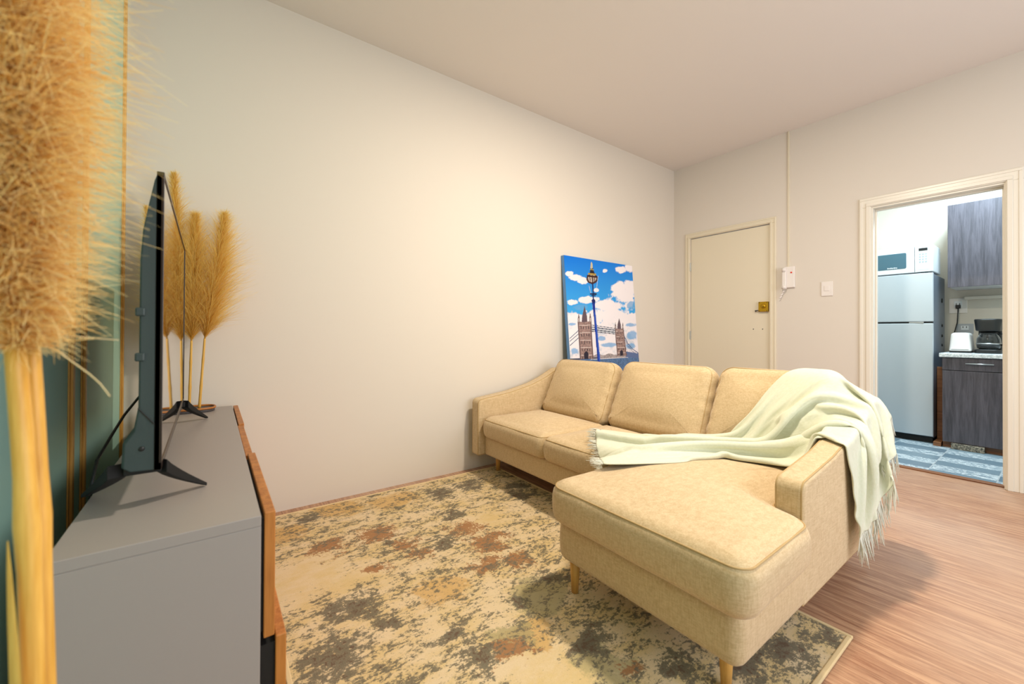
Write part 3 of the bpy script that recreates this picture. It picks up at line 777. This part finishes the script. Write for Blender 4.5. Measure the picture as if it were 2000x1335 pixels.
ca.data.foreach_set('color', np.concatenate([img.reshape(-1, 3), np.ones((nx*ny, 1))], 1).ravel())
g = G().box(cw0, cw1, 0.001, 0.034, 0.001, cH)
sl = (ytop-ybot)/cH
g.xf(lambda v: (v[0], ybot+sl*v[2]+v[1], v[2])).ob('stretcher_sides', plain('canvas_edge', lin(96, 140, 190), 0.7), cp)

# ------------------------------------------------------------------ console
cx0, cx1, cy0, cy1, ct = -0.222, 0.084, 0.985, 2.53, 0.62
con = empty('tv_console', (-0.07, 1.75, 0), 'long grey lacquered low console with teak fronts standing along the mint wall', 'cabinet')
g = G().box(cx0, cx1, cy0, cy1, ct-0.022, ct).box(cx0, cx1, cy0, cy0+0.022, 0.10, ct-0.022).box(cx0, cx1, cy1-0.022, cy1, 0.10, ct-0.022)
g.box(cx0, cx1, cy0, cy1, 0.10, 0.12).box(cx0, cx0+0.012, cy0, cy1, 0.12, ct-0.022).box(cx0, cx1-0.01, 1.49, 1.51, 0.12, ct-0.022).box(cx0, cx1-0.01, 2.0, 2.02, 0.12, ct-0.022)
g.box(cx0, cx1-0.01, cy0+0.02, cy1-0.02, 0.355, 0.367)
g.ob('body', 'grey', con, bevel=0.0015)
for (y0, y1, z0, z1, x0, nm) in ((cy0+0.003, 1.500, 0.362, 0.623, cx1+0.006, 'door_front'), (1.506, 2.005, 0.34, 0.615, cx1+0.001, 'drawer_front'), (2.011, cy1, 0.362, 0.620, cx1+0.004, 'door_front'),
                        (cy0+0.003, 1.500, 0.105, 0.358, cx1+0.028, 'drawer_front'), (1.506, 2.005, 0.105, 0.336, cx1+0.006, 'drawer_front'), (2.011, cy1, 0.105, 0.358, cx1+0.002, 'drawer_front')):
    f_ = B(x0, x0+0.020, y0, y1, z0, z1).ob(nm, 'teak', con, bevel=0.002)
    if x0 > cx1+0.003: B(cx1-0.002, x0+0.001, y0+0.008, y1-0.02, z0+0.012, z1-0.014).ob('dark_gap_filler', 'black', f_)  # black slab standing in for the shade in the gap behind the front
B(cx1-0.03, cx1+0.029, cy0+0.03, 1.46, 0.14, 0.325).ob('drawer_box', 'brownwood', con)
B(cx1, cx1+0.02, cy0+0.012, cy0+0.03, 0.225, 0.245).ob('hinge', 'brass', con)
for x in (-0.18, 0.04):
    for y in (1.06, 2.45): G().lathe((x, y, 0), [(0.012, 0), (0.019, 0.10)], 16).ob('leg', 'legwood', con, True)

# ------------------------------------------------------------------ television
tv = empty('television', (-0.1, 1.67, ct), 'large flat television with glossy black screen standing on two splayed feet on the console', 'television')
ty0, ty1, tz0, tz1 = 1.150, 2.190, 0.703, 1.342
tilt = lambda y: -0.0885-(y-ty0)*0.0085       # x of the screen face
def tx(g): return g.xf(lambda v: (v[0]+tilt(v[1]), v[1], v[2]))
tx(G().box(-0.0008, 0.0006, ty0+0.007, ty1-0.007, tz0+0.016, tz1-0.007)).ob('screen', 'screen', tv)
g = G().box(-0.010, 0.0025, ty0, ty0+0.007, tz0, tz1).box(-0.010, 0.0025, ty1-0.007, ty1, tz0, tz1).box(-0.010, 0.0025, ty0, ty1, tz1-0.007, tz1).box(-0.010, 0.0025, ty0, ty1, tz0, tz0+0.016).box(-0.010, -0.001, ty0, ty1, tz0, tz1)
tx(g).ob('bezel', 'bezel', tv, bevel=0.001)
# back shell: side profile (x,z), narrowing towards the long ends
prof = [(-0.009, tz1-0.004), (-0.014, tz1-0.02), (-0.023, 1.272), (-0.032, 1.215), (-0.036, 1.150), (-0.0365, 0.84), (-0.044, 0.79), (-0.060, 0.765), (-0.062, 0.715), (-0.050, tz0+0.003), (-0.009, tz0+0.001)]
V = []; F = []; ys = [ty0+0.002, ty0+0.010, ty0+0.05, ty1-0.05, ty1-0.010, ty1-0.002]; sc = [0.93, 1, 1.04, 1.04, 1, 0.93]
for y, s_ in zip(ys, sc): V += [(-0.009+(x+0.009)*s_, y, z) for x, z in prof]
npf = len(prof)
for i in range(5):
    for j in range(npf): F.append((i*npf+j, i*npf+(j+1) % npf, (i+1)*npf+(j+1) % npf, (i+1)*npf+j))
F += [tuple(range(npf))[::-1], tuple(5*npf+j for j in range(npf))]
tx(G().add(V, F)).ob('back_shell', 'tvback', tv, bevel=0.002)
tx(G().box(-0.045, -0.03, 1.30, 2.0, 0.80, 1.085)).ob('connection_panel', 'dark', tv, bevel=0.003)
for z in (1.04, 0.945): tx(G().box(-0.042, -0.026, ty0-0.004, ty0+0.012, z-0.009, z+0.009)).ob('side_cap', 'tvback', tv, bevel=0.003)
tx(G().tube([(-0.010, ty0-0.0012, 0.802), (-0.036, ty0-0.0012, 0.838)], 0.0012, 6)).ob('shell_seam', 'black', tv)
tx(G().lathe((-0.030, ty0+0.003, 0.752), [(0.005, 0), (0.005, -0.003), (0.003, -0.004)], 12, 'y')).ob('screw', 'dark', tv, True)
def foot(yc, tf, tb):
    top = Vector((-0.125, yc, 0.703)); P1 = Vector(tf); P2 = Vector(tb); g = G()
    for tip, out in ((P1, 1), (P2, -1)):
        a = top+Vector((0.035*out, 0, 0.0)); d = tip-a; V = []
        for q in np.linspace(0, 1, 9):
            c = a+d*q; c.z = a.z+(tip.z+0.005-a.z)*(q**0.85 if out > 0 else q**0.9)
            h = 0.011*(1-q)+0.004; w = 0.010*(1-q)+0.007; sdv = Vector((-d.y, d.x, 0)).normalized()
            V += [c+sdv*w+Vector((0, 0, h)), c-sdv*w+Vector((0, 0, h)), c-sdv*w-Vector((0, 0, h)), c+sdv*w-Vector((0, 0, h))]
        V = [Vector((v.x, v.y, max(v.z, ct+0.0005))) for v in V]
        F = [(i*4+j, i*4+(j+1) % 4, (i+1)*4+(j+1) % 4, (i+1)*4+j) for i in range(8) for j in range(4)]+[(3, 2, 1, 0), (32, 33, 34, 35)]
        g.add(V, F)
    g.box(-0.150, -0.088, yc-0.012, yc+0.012, 0.692, 0.712)
    return g.ob('foot', 'black', tv, bevel=0.002)
foot(1.19, (-0.012, 1.255, ct), (-0.232, 1.325, ct))
foot(2.13, (-0.018, 2.215, ct), (-0.232, 2.20, ct))
G().tube([(-0.145, 1.86, 0.84), (-0.168, 1.83, 0.82), (-0.19, 1.74, 0.785), (-0.205, 1.62, 0.755), (-0.215, 1.50, 0.72), (-0.228, 1.42, 0.68), (-0.235, 1.40, 0.62), (-0.24, 1.40, 0.45)], 0.0035, 8).ob('power_cable', 'cordblack', tv, True)

# ------------------------------------------------------------------ tray at the console's far end
tr = empty('wooden_tray', (-0.09, 2.44, ct), 'small dark tray with brown wooden rim holding pampas stems on the console', 'tray')
ol = rpoly([(-0.205, 2.385), (0.012, 2.385), (0.012, 2.505), (-0.205, 2.505)], 0.05, 0.01)
V, F, seam = pad(ol, ct+0.0005, ct+0.014, 0.005, 0, rings=3)
G().add(V, F).ob('base', plain('dark_slate', lin(84, 78, 76), 0.5, var=0.4, vscale=60), tr, True)
G().loop([(x, y, ct+0.017) for x, y in ol], 0.005, 8).ob('rim', 'teak', tr, True)

# ------------------------------------------------------------------ pampas grass
def bez(P, t):
    P = np.array(P, float); n = len(P)-1; t = np.atleast_1d(t); i = np.minimum((t*n).astype(int), n-1); u = (t*n-i)[:, None]
    p0 = P[np.maximum(i-1, 0)]; p1 = P[i]; p2 = P[i+1]; p3 = P[np.minimum(i+2, n)]
    return 0.5*(2*p1+(-p0+p2)*u+(2*p0-5*p1+4*p2-p3)*u*u+(-p0+3*p1-3*p2+p3)*u**3)
def plume_mesh(axis, n, length, spread, seed, width, droop, colA, colB, prof, curl=0.0, bias=None, parent=None):
    rs = np.random.RandomState(seed); K = 6
    t = rs.rand(n)**0.9; p = bez(axis, t); T = bez(axis, np.minimum(t+0.02, 1))-bez(axis, np.maximum(t-0.02, 0)); T /= np.linalg.norm(T, axis=1)[:, None]
    R_ = rs.randn(n, 3)
    if bias is not None: R_ += np.array(bias)
    Nn = R_-T*(R_*T).sum(1)[:, None]; Nn /= np.linalg.norm(Nn, axis=1)[:, None]
    al = np.radians(rs.uniform(spread[0], spread[1], n)*(1-0.45*t**2 if spread[1] < 60 else 1))[:, None]
    d = T*np.cos(al)+Nn*np.sin(al)
    L = (length*prof(t)*rs.uniform(0.45, 1.1, n))[:, None]
    s_ = np.linspace(0, 1, K)
    side = np.cross(d, rs.randn(n, 3)); side /= np.linalg.norm(side, axis=1)[:, None]
    jit = rs.randn(n, 3)*0.22*curl
    jit2 = rs.randn(n, 3)*0.10*curl; ph = rs.rand(n, 1)*6
    V = np.zeros((n, K, 2, 3)); 
    for q, s1 in enumerate(s_):
        c = p+d*L*s1+Nn*L*0.22*s1*s1+jit*L*s1**2+np.array([0, 0, -1])*L*droop*s1**2.2+jit2*L*np.sin(s1*5+ph)*s1
        w = width*(1-0.75*s1)
        V[:, q, 0] = c+side*w; V[:, q, 1] = c-side*w
    base = (np.arange(n)*K*2)[:, None]; q = np.arange(K-1)[None]*2
    F = np.stack([base+q, base+q+1, base+q+3, base+q+2], -1).reshape(-1, 4)
    cA, cB = np.array(colA[:3]), np.array(colB[:3])
    mixv = np.clip(s_[None, :]*0.75+rs.uniform(-0.25, 0.45, (n, 1)), 0, 1)
    colv = cA+(cB-cA)*mixv[..., None]; colv = np.repeat(colv[:, :, None], 2, 2).reshape(-1, 3)
    V = V.reshape(-1, 3)
    V[:, 0] = np.maximum(V[:, 0], WX+0.012); V[:, 1] = np.minimum(V[:, 1], WY-0.012)   # fluff rests against the walls
    org = np.array(axis[0], float)
    me = bpy.data.meshes.new('plume'); me.vertices.add(len(V)); me.vertices.foreach_set('co', (V-org).ravel())
    me.loops.add(F.size); me.loops.foreach_set('vertex_index', F.ravel()); me.polygons.add(len(F)); me.polygons.foreach_set('loop_start', np.arange(len(F))*4)
    me.update(calc_edges=True); me.materials.append(MT['plume'])
    ca = me.color_attributes.new(name='tint', type='FLOAT_COLOR', domain='POINT')
    ca.data.foreach_set('color', np.concatenate([colv, np.ones((len(colv), 1))], 1).ravel())
    o = bpy.data.objects.new('plume', me); COL.objects.link(o); o.location = org
    if parent: attach(o, parent)
    return o
def pampas(label, group, stem, axis, n, length, spread, seed, width, droop, prof, rad, colA, colB, curl=0.0, bias=None, leaf=None):
    e = empty('pampas_grass', stem[0], label, 'dried grass', group)
    ts = np.linspace(0, 1, 16); P = bez(stem, ts); g = G().tube([tuple(p) for p in P], [rad*(1-0.25*x)*(1.18 if i in (5, 10) else 1) for i, x in enumerate(ts)], 10)
    if len(axis) > 1: g.tube([tuple(p) for p in bez(axis, np.linspace(0, 1, 10))], list(np.linspace(rad*0.6, rad*0.1, 10)), 6)
    g.ob('stem', 'stem', e, True)
    plume_mesh(axis, n, length, spread, seed, width, droop, colA, colB, prof, curl, bias, e)
    for lf in (leaf or []):
        V = []; F = []; Q = bez(lf[0], np.linspace(0, 1, 10)); w = lf[1]
        for i, p in enumerate(Q):
            ww = w*(1-(i/9)**1.6)+0.0008; V += [(p[0]-ww*0.8, p[1]+ww*0.6, p[2]), (p[0]+0.2*ww, p[1]-0.5*ww, p[2]), (p[0]+ww*0.8, p[1]-ww*0.6, p[2])]
        for i in range(9): F += [(i*3, i*3+1, i*3+4, i*3+3), (i*3+1, i*3+2, i*3+5, i*3+4)]
        G().add(V, F).ob('leaf', 'stem', e, True)
    return e
gA, gB = lin(230, 176, 56), lin(255, 232, 150)
bell = lambda t: np.sin(np.clip(t*0.86+0.14, 0, 1)*pi)**0.6*(1-0.62*t)+0.10
far = [  # label, base x, y of stem, plume start z, tip (x,y,z), n, length
 ('slim pampas plume leaning right, rightmost of the tray bunch behind the television', (-0.048, 2.43), (-0.030, 2.43, 0.965), (0.038, 2.42, 1.56), 4200, 0.23, 2.0),
 ('broad central pampas plume rising from the tray just right of the television screen', (-0.086, 2.44), (-0.080, 2.44, 0.955), (-0.070, 2.43, 1.54), 4600, 0.215, 3.0),
 ('tallest pampas plume of the tray bunch, its tip showing above the television', (-0.125, 2.44), (-0.128, 2.44, 0.955), (-0.150, 2.44, 1.72), 4600, 0.185, 4.0),
 ('pampas plume showing on the left behind the television, nearest the mint wall', (-0.165, 2.44), (-0.185, 2.44, 0.93), (-0.242, 2.42, 1.55), 3400, 0.120, 5.0)]
for i, (lb, bxy, ps, tip, n, L_, sd_) in enumerate(far):
    p0 = (bxy[0], bxy[1], ct+0.0145); mid = tuple((np.array(ps)+np.array(tip))/2+np.array([0.004, 0, 0]))
    pampas(lb, 'pampas stems in the tray', [p0, tuple((np.array(p0)+np.array(ps))/2), ps], [ps, mid, tip], n, L_, (8, 40), int(sd_), 0.0008, 0.12, bell, 0.006, gA, gB, 0.6, (0.5, 0, 0) if i == 0 else None)
hA, hB = lin(232, 166, 36), lin(255, 240, 182)
fl = lambda t: np.clip(0.55+0.6*np.minimum(t*3, 1), 0, 1.2)*(1-0.1*t)
# camera-side bunch standing on the floor beside the console
near = [
 ('thick stemmed pampas plume at the far left edge, closest to the camera', [(-0.130, 0.62, 0), (-0.143, 0.632, 0.5), (-0.152, 0.634, 0.80), (-0.164, 0.641, 0.985)], [(-0.164, 0.641, 0.98), (-0.181, 0.631, 1.20), (-0.185, 0.625, 1.45), (-0.188, 0.625, 1.69)], 10000, 0.062, 11, 0.0105, 0.0008),
 ('second close pampas plume, its stem crossing just in front of the console end', [(-0.120, 0.65, 0), (-0.139, 0.656, 0.5), (-0.148, 0.657, 0.80), (-0.157, 0.66, 0.99)], [(-0.157, 0.66, 0.985), (-0.161, 0.642, 1.16), (-0.157, 0.637, 1.34), (-0.144, 0.632, 1.66)], 10500, 0.066, 12, 0.0085, 0.0008),
 ('fluffy pampas head hanging behind the two close stems against the mint wall', [(-0.205, 0.62, 0), (-0.215, 0.62, 0.5), (-0.22, 0.62, 0.85), (-0.222, 0.62, 1.06)], [(-0.222, 0.62, 1.06), (-0.218, 0.62, 1.2), (-0.206, 0.62, 1.36), (-0.190, 0.61, 1.58)], 7500, 0.065, 13, 0.006, 0.0008)]
for i, (lb, st, ax, n, L_, sd_, rad, w_) in enumerate(near):
    lf = [([(-0.135, 0.605, 0.0), (-0.140, 0.608, 0.4), (-0.155, 0.618, 0.65), (-0.163, 0.625, 0.79)], 0.012)] if i == 0 else None
    e = pampas(lb, 'pampas plumes beside the camera', st, ax, n, L_, (45, 92), sd_, w_, 0.30, fl, rad, hA, hB, 1.1, (0.35, -0.2, 0) if i < 2 else None, lf)
    if i == 1:      # long loose curling strands
        rs = np.random.RandomState(8); g = G()
        for q in range(46):
            t = rs.rand(); p = bez(ax, [t*0.9])[0]; L = rs.uniform(0.035, 0.075)*(1.2-0.5*t); a = rs.uniform(-0.5, 0.7); ph = rs.rand()*6
            dirv = np.array([cos(a)*0.86, -0.35*cos(a)+rs.uniform(-.4, .4), sin(a)])
            cw = rs.uniform(0.2, 0.8)*(1 if rs.rand() > .5 else -1)
            pts = [tuple(p+dirv*L*u+np.array([0, 0, cw*L*u*u*(1-0.4*u)-0.3*L*u**3])+0.004*sin(7*u+ph)*u*np.array([0, 0, 1])) for u in np.linspace(0, 1, 9)]
            g.tube(pts, list(np.linspace(0.0009, 0.0005, 9)), 4, False)
        g.ob('loose_strands', MT['strand'], e, True)

# ------------------------------------------------------------------ kitchen
FX, FY0, FY1 = 5.33, 0.722, 1.32
fr = empty('refrigerator', (FX+0.3, 1.02, 0), 'tall silver two door refrigerator standing in the kitchen, left side of the doorway view', 'refrigerator')
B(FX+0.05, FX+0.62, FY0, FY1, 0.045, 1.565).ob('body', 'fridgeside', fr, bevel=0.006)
def fdoor(z0, z1, nm):
    V = []; n = 12                               # gently bowed front
    for i in range(n+1):
        y = FY0+(FY1-FY0)*i/n; bow = 0.016*(1-((i-n/2)/(n/2))**2)
        V += [(FX+0.012-bow, y, z0), (FX+0.012-bow, y, z1), (FX+0.052, y, z1), (FX+0.052, y, z0)]
    F = [(i*4+j, i*4+(j+1) % 4, (i+1)*4+(j+1) % 4, (i+1)*4+j) for i in range(n) for j in range(4)]+[(3, 2, 1, 0), (n*4, n*4+1, n*4+2, n*4+3)]
    return G().add(V, F).ob(nm, 'fridge', fr, bevel=0.005)
fz = fdoor(1.122, 1.575, 'freezer_door'); fdoor(0.062, 1.106, 'fridge_door')
B(FX+0.03, FX+0.06, FY0+0.004, FY1-0.004, 1.098, 1.13).ob('gap_gasket', 'dark', fr)
B(FX+0.002, FX+0.02, FY0+0.06, FY0+0.16, 1.1075, 1.120).ob('grip_hinge', 'steel', fr, bevel=0.002)
G().box(FX+0.04, FX+0.60, FY0+0.008, FY1-0.008, 0.001, 0.05).ob('base_grille', 'black', fr)
G().lathe((0, 0, 0), [(0.030, 0), (0.030, 0.002), (0.026, 0.003)], 24, 'x').xf(lambda v: (FX+0.0035-v[0], 0.985+v[1]*1.25, 1.508+v[2]*0.42)).ob('badge', 'red', fz, True)
# small magnets down the fridge's side edge
for i, z in enumerate((1.335, 1.09, 0.99, 0.90)):
    g = G().lathe((FX+0.45, FY0-0.0005, z), [(0.014 if i else 0.022, 0), (0.014 if i else 0.022, -0.006), (0.008, -0.008)], 14, 'y')
    tag(g.ob('fridge_magnet', 'dark', None, True), ['round black magnet, topmost on the refrigerator side', 'small dark magnet second from the top on the refrigerator side', 'small dark magnet third from the top on the refrigerator side', 'small dark magnet lowest on the refrigerator side above the worktop'][i], 'magnet', 'magnets on the refrigerator side')
# microwave
MX, MZ = FX+0.005, 1.577
mw = empty('microwave', (MX+0.2, 0.97, MZ), 'white microwave oven with smoked window standing on top of the refrigerator', 'microwave')
B(MX+0.018, MX+0.38, 0.722, 1.235, MZ+0.008, MZ+0.262).ob('body', 'plastic_cool', mw, bevel=0.006)
dr = B(MX, MX+0.018, 0.845, 1.235, MZ+0.010, MZ+0.260).ob('door', 'plastic_cool', mw, bevel=0.004)
ol = rpoly([(0.900, MZ+0.055), (1.215, MZ+0.055), (1.215, MZ+0.205), (0.900, MZ+0.205)], 0.012, 0.01)
V, F, _ = pad(ol, 0, 0.003, 0.001, rings=3); G().add([(MX+0.001-z, x, y) for x, y, z in V], F).ob('window', 'mwwin', dr)
g = G()
for q in range(9): y = 1.035-q*0.008; g.box(MX-0.0035, MX-0.002, y-0.0062, y, MZ+0.062+(0.002 if q % 2 else 0), MZ+0.071+(0.003 if q % 3 == 0 else 0))
g.ob('brand_mark', 'plastic_cool', dr)
pn = B(MX+0.001, MX+0.018, 0.722, 0.842, MZ+0.010, MZ+0.260).ob('control_panel', 'plastic_cool', mw, bevel=0.004)
B(MX-0.001, MX+0.002, 0.757, 0.815, MZ+0.208, MZ+0.232).ob('display', 'black', pn)
for r_ in range(4):
    for c_ in range(3): B(MX-0.0008, MX+0.002, 0.760+c_*0.02, 0.772+c_*0.02, MZ+0.10+r_*0.024, MZ+0.112+r_*0.024).ob('button', plain('button_grey', lin(176, 186, 192), 0.5) if 'button_grey' not in bpy.data.materials else bpy.data.materials['button_grey'], pn)
G().box(MX+0.001-0.0012, MX+0.003, 0.745, 0.822, MZ+0.03, MZ+0.075).ob('door_button', 'plastic_cool', pn, bevel=0.001)
for x in (MX+0.05, MX+0.34):
    for y in (0.77, 1.19): G().lathe((x, y, MZ-0.001), [(0.012, 0), (0.012, 0.010)], 12).ob('rubber_foot', 'dark', mw)
# base cabinet, worktop
BX = 5.25
bc = empty('base_cabinet', (BX+0.3, 0.35, 0), 'charcoal wood kitchen base cabinet with one drawer above a door, right of the refrigerator', 'cabinet')
B(BX+0.02, KX-0.002, 0.085, 0.655, 0.075, 0.80).ob('body', 'dwood', bc)
df = B(BX, BX+0.019, 0.088, 0.652, 0.690, 0.797).ob('drawer', 'dwood', bc, bevel=0.0015)
B(BX, BX+0.019, 0.088, 0.652, 0.055, 0.684).ob('door', 'dwood', bc, bevel=0.0015)
g = G().tube([(BX-0.024, 0.352, 0.752), (BX-0.024, 0.512, 0.752)], 0.005, 10)
for y in (0.37, 0.494): g.tube([(BX-0.024, y, 0.752), (BX+0.002, y, 0.752)], 0.004, 8)
g.ob('handle', 'steel', df, True)
B(BX+0.05, BX+0.065, 0.085, 0.655, 0.0, 0.075).ob('plinth', 'brownwood', bc)
tag(B(BX-0.02, BX+0.012, 0.405, 0.598, 0.0005, 0.050).ob('granite_offcut', 'granite', bevel=0.002), 'speckled granite strip lying on the floor under the base cabinet door', 'stone')
tag(B(BX+0.005, BX+0.30, 0.662, 0.712, 0.0005, 0.036).ob('wood_block', 'brownwood', bevel=0.002), 'brown wooden block on the floor between refrigerator and base cabinet', 'block')
tag(B(BX+0.24, BX+0.26, 0.660, 0.718, 0.0005, 0.70).ob('wood_board', 'brownwood', bevel=0.002), 'brown board standing upright in the gap between refrigerator and base cabinet', 'board')
tag(B(BX-0.02, KX-0.002, 0.05, 0.672, 0.802, 0.838).ob('worktop', 'worktop', bevel=0.006), 'white speckled laminate worktop lying on the charcoal base cabinet', 'worktop')
# wall cabinet
UX = 5.50
wc = empty('wall_cabinet', (UX+0.2, 0.35, 1.44), 'charcoal wood wall cabinet with blank door hanging above the worktop', 'cabinet')
B(UX+0.02, KX-0.002, 0.03, 0.645, 1.443, 2.196).ob('body', 'plastic_cool', wc)
B(UX, UX+0.019, 0.03, 0.648, 1.438, 2.20).ob('door', 'dwood', wc, bevel=0.0015)
tag(B(KX-0.055, KX-0.001, 0.03, 0.59, 1.345, 1.375).ob('wall_ledge', 'wall', bevel=0.003), 'thin pale ledge on the kitchen wall below the wall cabinet', 'ledge')
# outlets
def outlet(y, z, label, m, w=0.062, h=0.075):
    e = empty('wall_outlet', (KX, y, z-h), label, 'outlet', 'kitchen wall outlets')
    B(KX-0.010, KX, y-w, y+w, z-h, z+h).ob('plate', m, e, bevel=0.003)
    B(KX-0.013, KX-0.009, y-w*0.45, y+w*0.45, z-h*0.2, z+h*0.62).ob('socket', 'plastic_cool', e, bevel=0.002)
    for q in (-0.012, 0.012): B(KX-0.0138, KX-0.0128, y+q-0.0025, y+q+0.0025, z+0.008, z+0.026).ob('slot', 'dark', e)
outlet(0.635, 1.290, 'white kitchen wall outlet with a black plug in it, above the toaster', 'plastic')
outlet(0.590, 1.060, 'grey kitchen wall outlet just above the white toaster', plain('outlet_grey', lin(178, 180, 184), 0.4), 0.058, 0.05)
# toaster
ts = empty('toaster', (5.55, 0.565, 0.838), 'white two slot toaster on the worktop left of the coffee maker', 'toaster')
ol = rpoly([(0.497, 0.852), (0.636, 0.852), (0.622, 1.020), (0.511, 1.020)], [0.012, 0.012, 0.028, 0.028], 0.01)
V, F, _ = pad(ol, 0, 0.27, 0.018, 0, 0, rings=4); G().add([(5.44+z, x, y) for x, y, z in V], F).ob('shell', 'plastic', ts, True)
B(5.445, 5.705, 0.500, 0.632, 0.8385, 0.855).ob('base', 'dark', ts, bevel=0.002)
for y in (0.536, 0.580): B(5.49, 5.67, y, y+0.018, 1.0195, 1.0215).ob('slot', 'dark', ts)
G().tube([(KX-0.03, 0.632, 1.268), (KX-0.045, 0.632, 1.22), (KX-0.05, 0.636, 1.12), (KX-0.06, 0.655, 1.02), (KX-0.10, 0.662, 0.93), (5.76, 0.655, 0.85), (5.70, 0.60, 0.85)], 0.0045, 8).ob('power_cord', 'cordblack', ts, True)
B(KX-0.042, KX-0.013, 0.616, 0.650, 1.262, 1.298).ob('plug', 'cordblack', ts, bevel=0.004)
# coffee maker
cm = empty('coffee_maker', (5.56, 0.40, 0.838), 'black drip coffee maker with glass carafe on the worktop beside the toaster', 'coffee maker')
ol = rpoly([(5.44, 0.325), (5.70, 0.325), (5.70, 0.482), (5.44, 0.482)], 0.04, 0.012)
V, F, _ = pad(ol, 0.8385, 0.872, 0.006, 0, 0, rings=4); G().add(V, F).ob('base', 'dark', cm, True)
B(5.635, 5.70, 0.335, 0.472, 0.868, 1.06).ob('water_tank', 'dark', cm, bevel=0.01)
ol = rpoly([(5.44, 0.322), (5.70, 0.322), (5.70, 0.486), (5.44, 0.486)], 0.05, 0.012)
V, F, _ = pad(ol, 1.035, 1.14, 0.008, 0.004, 0, rings=4)
hd = G().add(V, F).xf(lambda v: (v[0], 0.404+(v[1]-0.404)*(0.86+1.3*(v[2]-1.035)), v[2])).ob('brew_head', 'dark', cm, True)
B(5.4405, 5.446, 0.380, 0.428, 1.09, 1.098).ob('front_mark', 'steel', hd)
cf = G().lathe((5.54, 0.405, 0.874), [(0.052, 0), (0.068, 0.012), (0.074, 0.05), (0.070, 0.095), (0.052, 0.135), (0.050, 0.142)], 32).ob('carafe', 'glass', cm, True)
G().lathe((5.54, 0.405, 1.012), [(0.053, 0), (0.055, 0.006), (0.050, 0.014), (0.02, 0.018)], 28).ob('carafe_lid', 'dark', cf, True)
G().lathe((5.54, 0.405, 0.918), [(0.0755, 0), (0.0755, 0.010)], 32).ob('carafe_band', 'steel', cf, True)
G().tube([(5.52, 0.352, 1.008), (5.515, 0.325, 1.014), (5.51, 0.305, 1.000), (5.51, 0.298, 0.96), (5.512, 0.308, 0.925), (5.52, 0.332, 0.912)], [0.008, 0.009, 0.009, 0.009, 0.008, 0.007], 10).ob('carafe_handle', 'dark', cf, True)
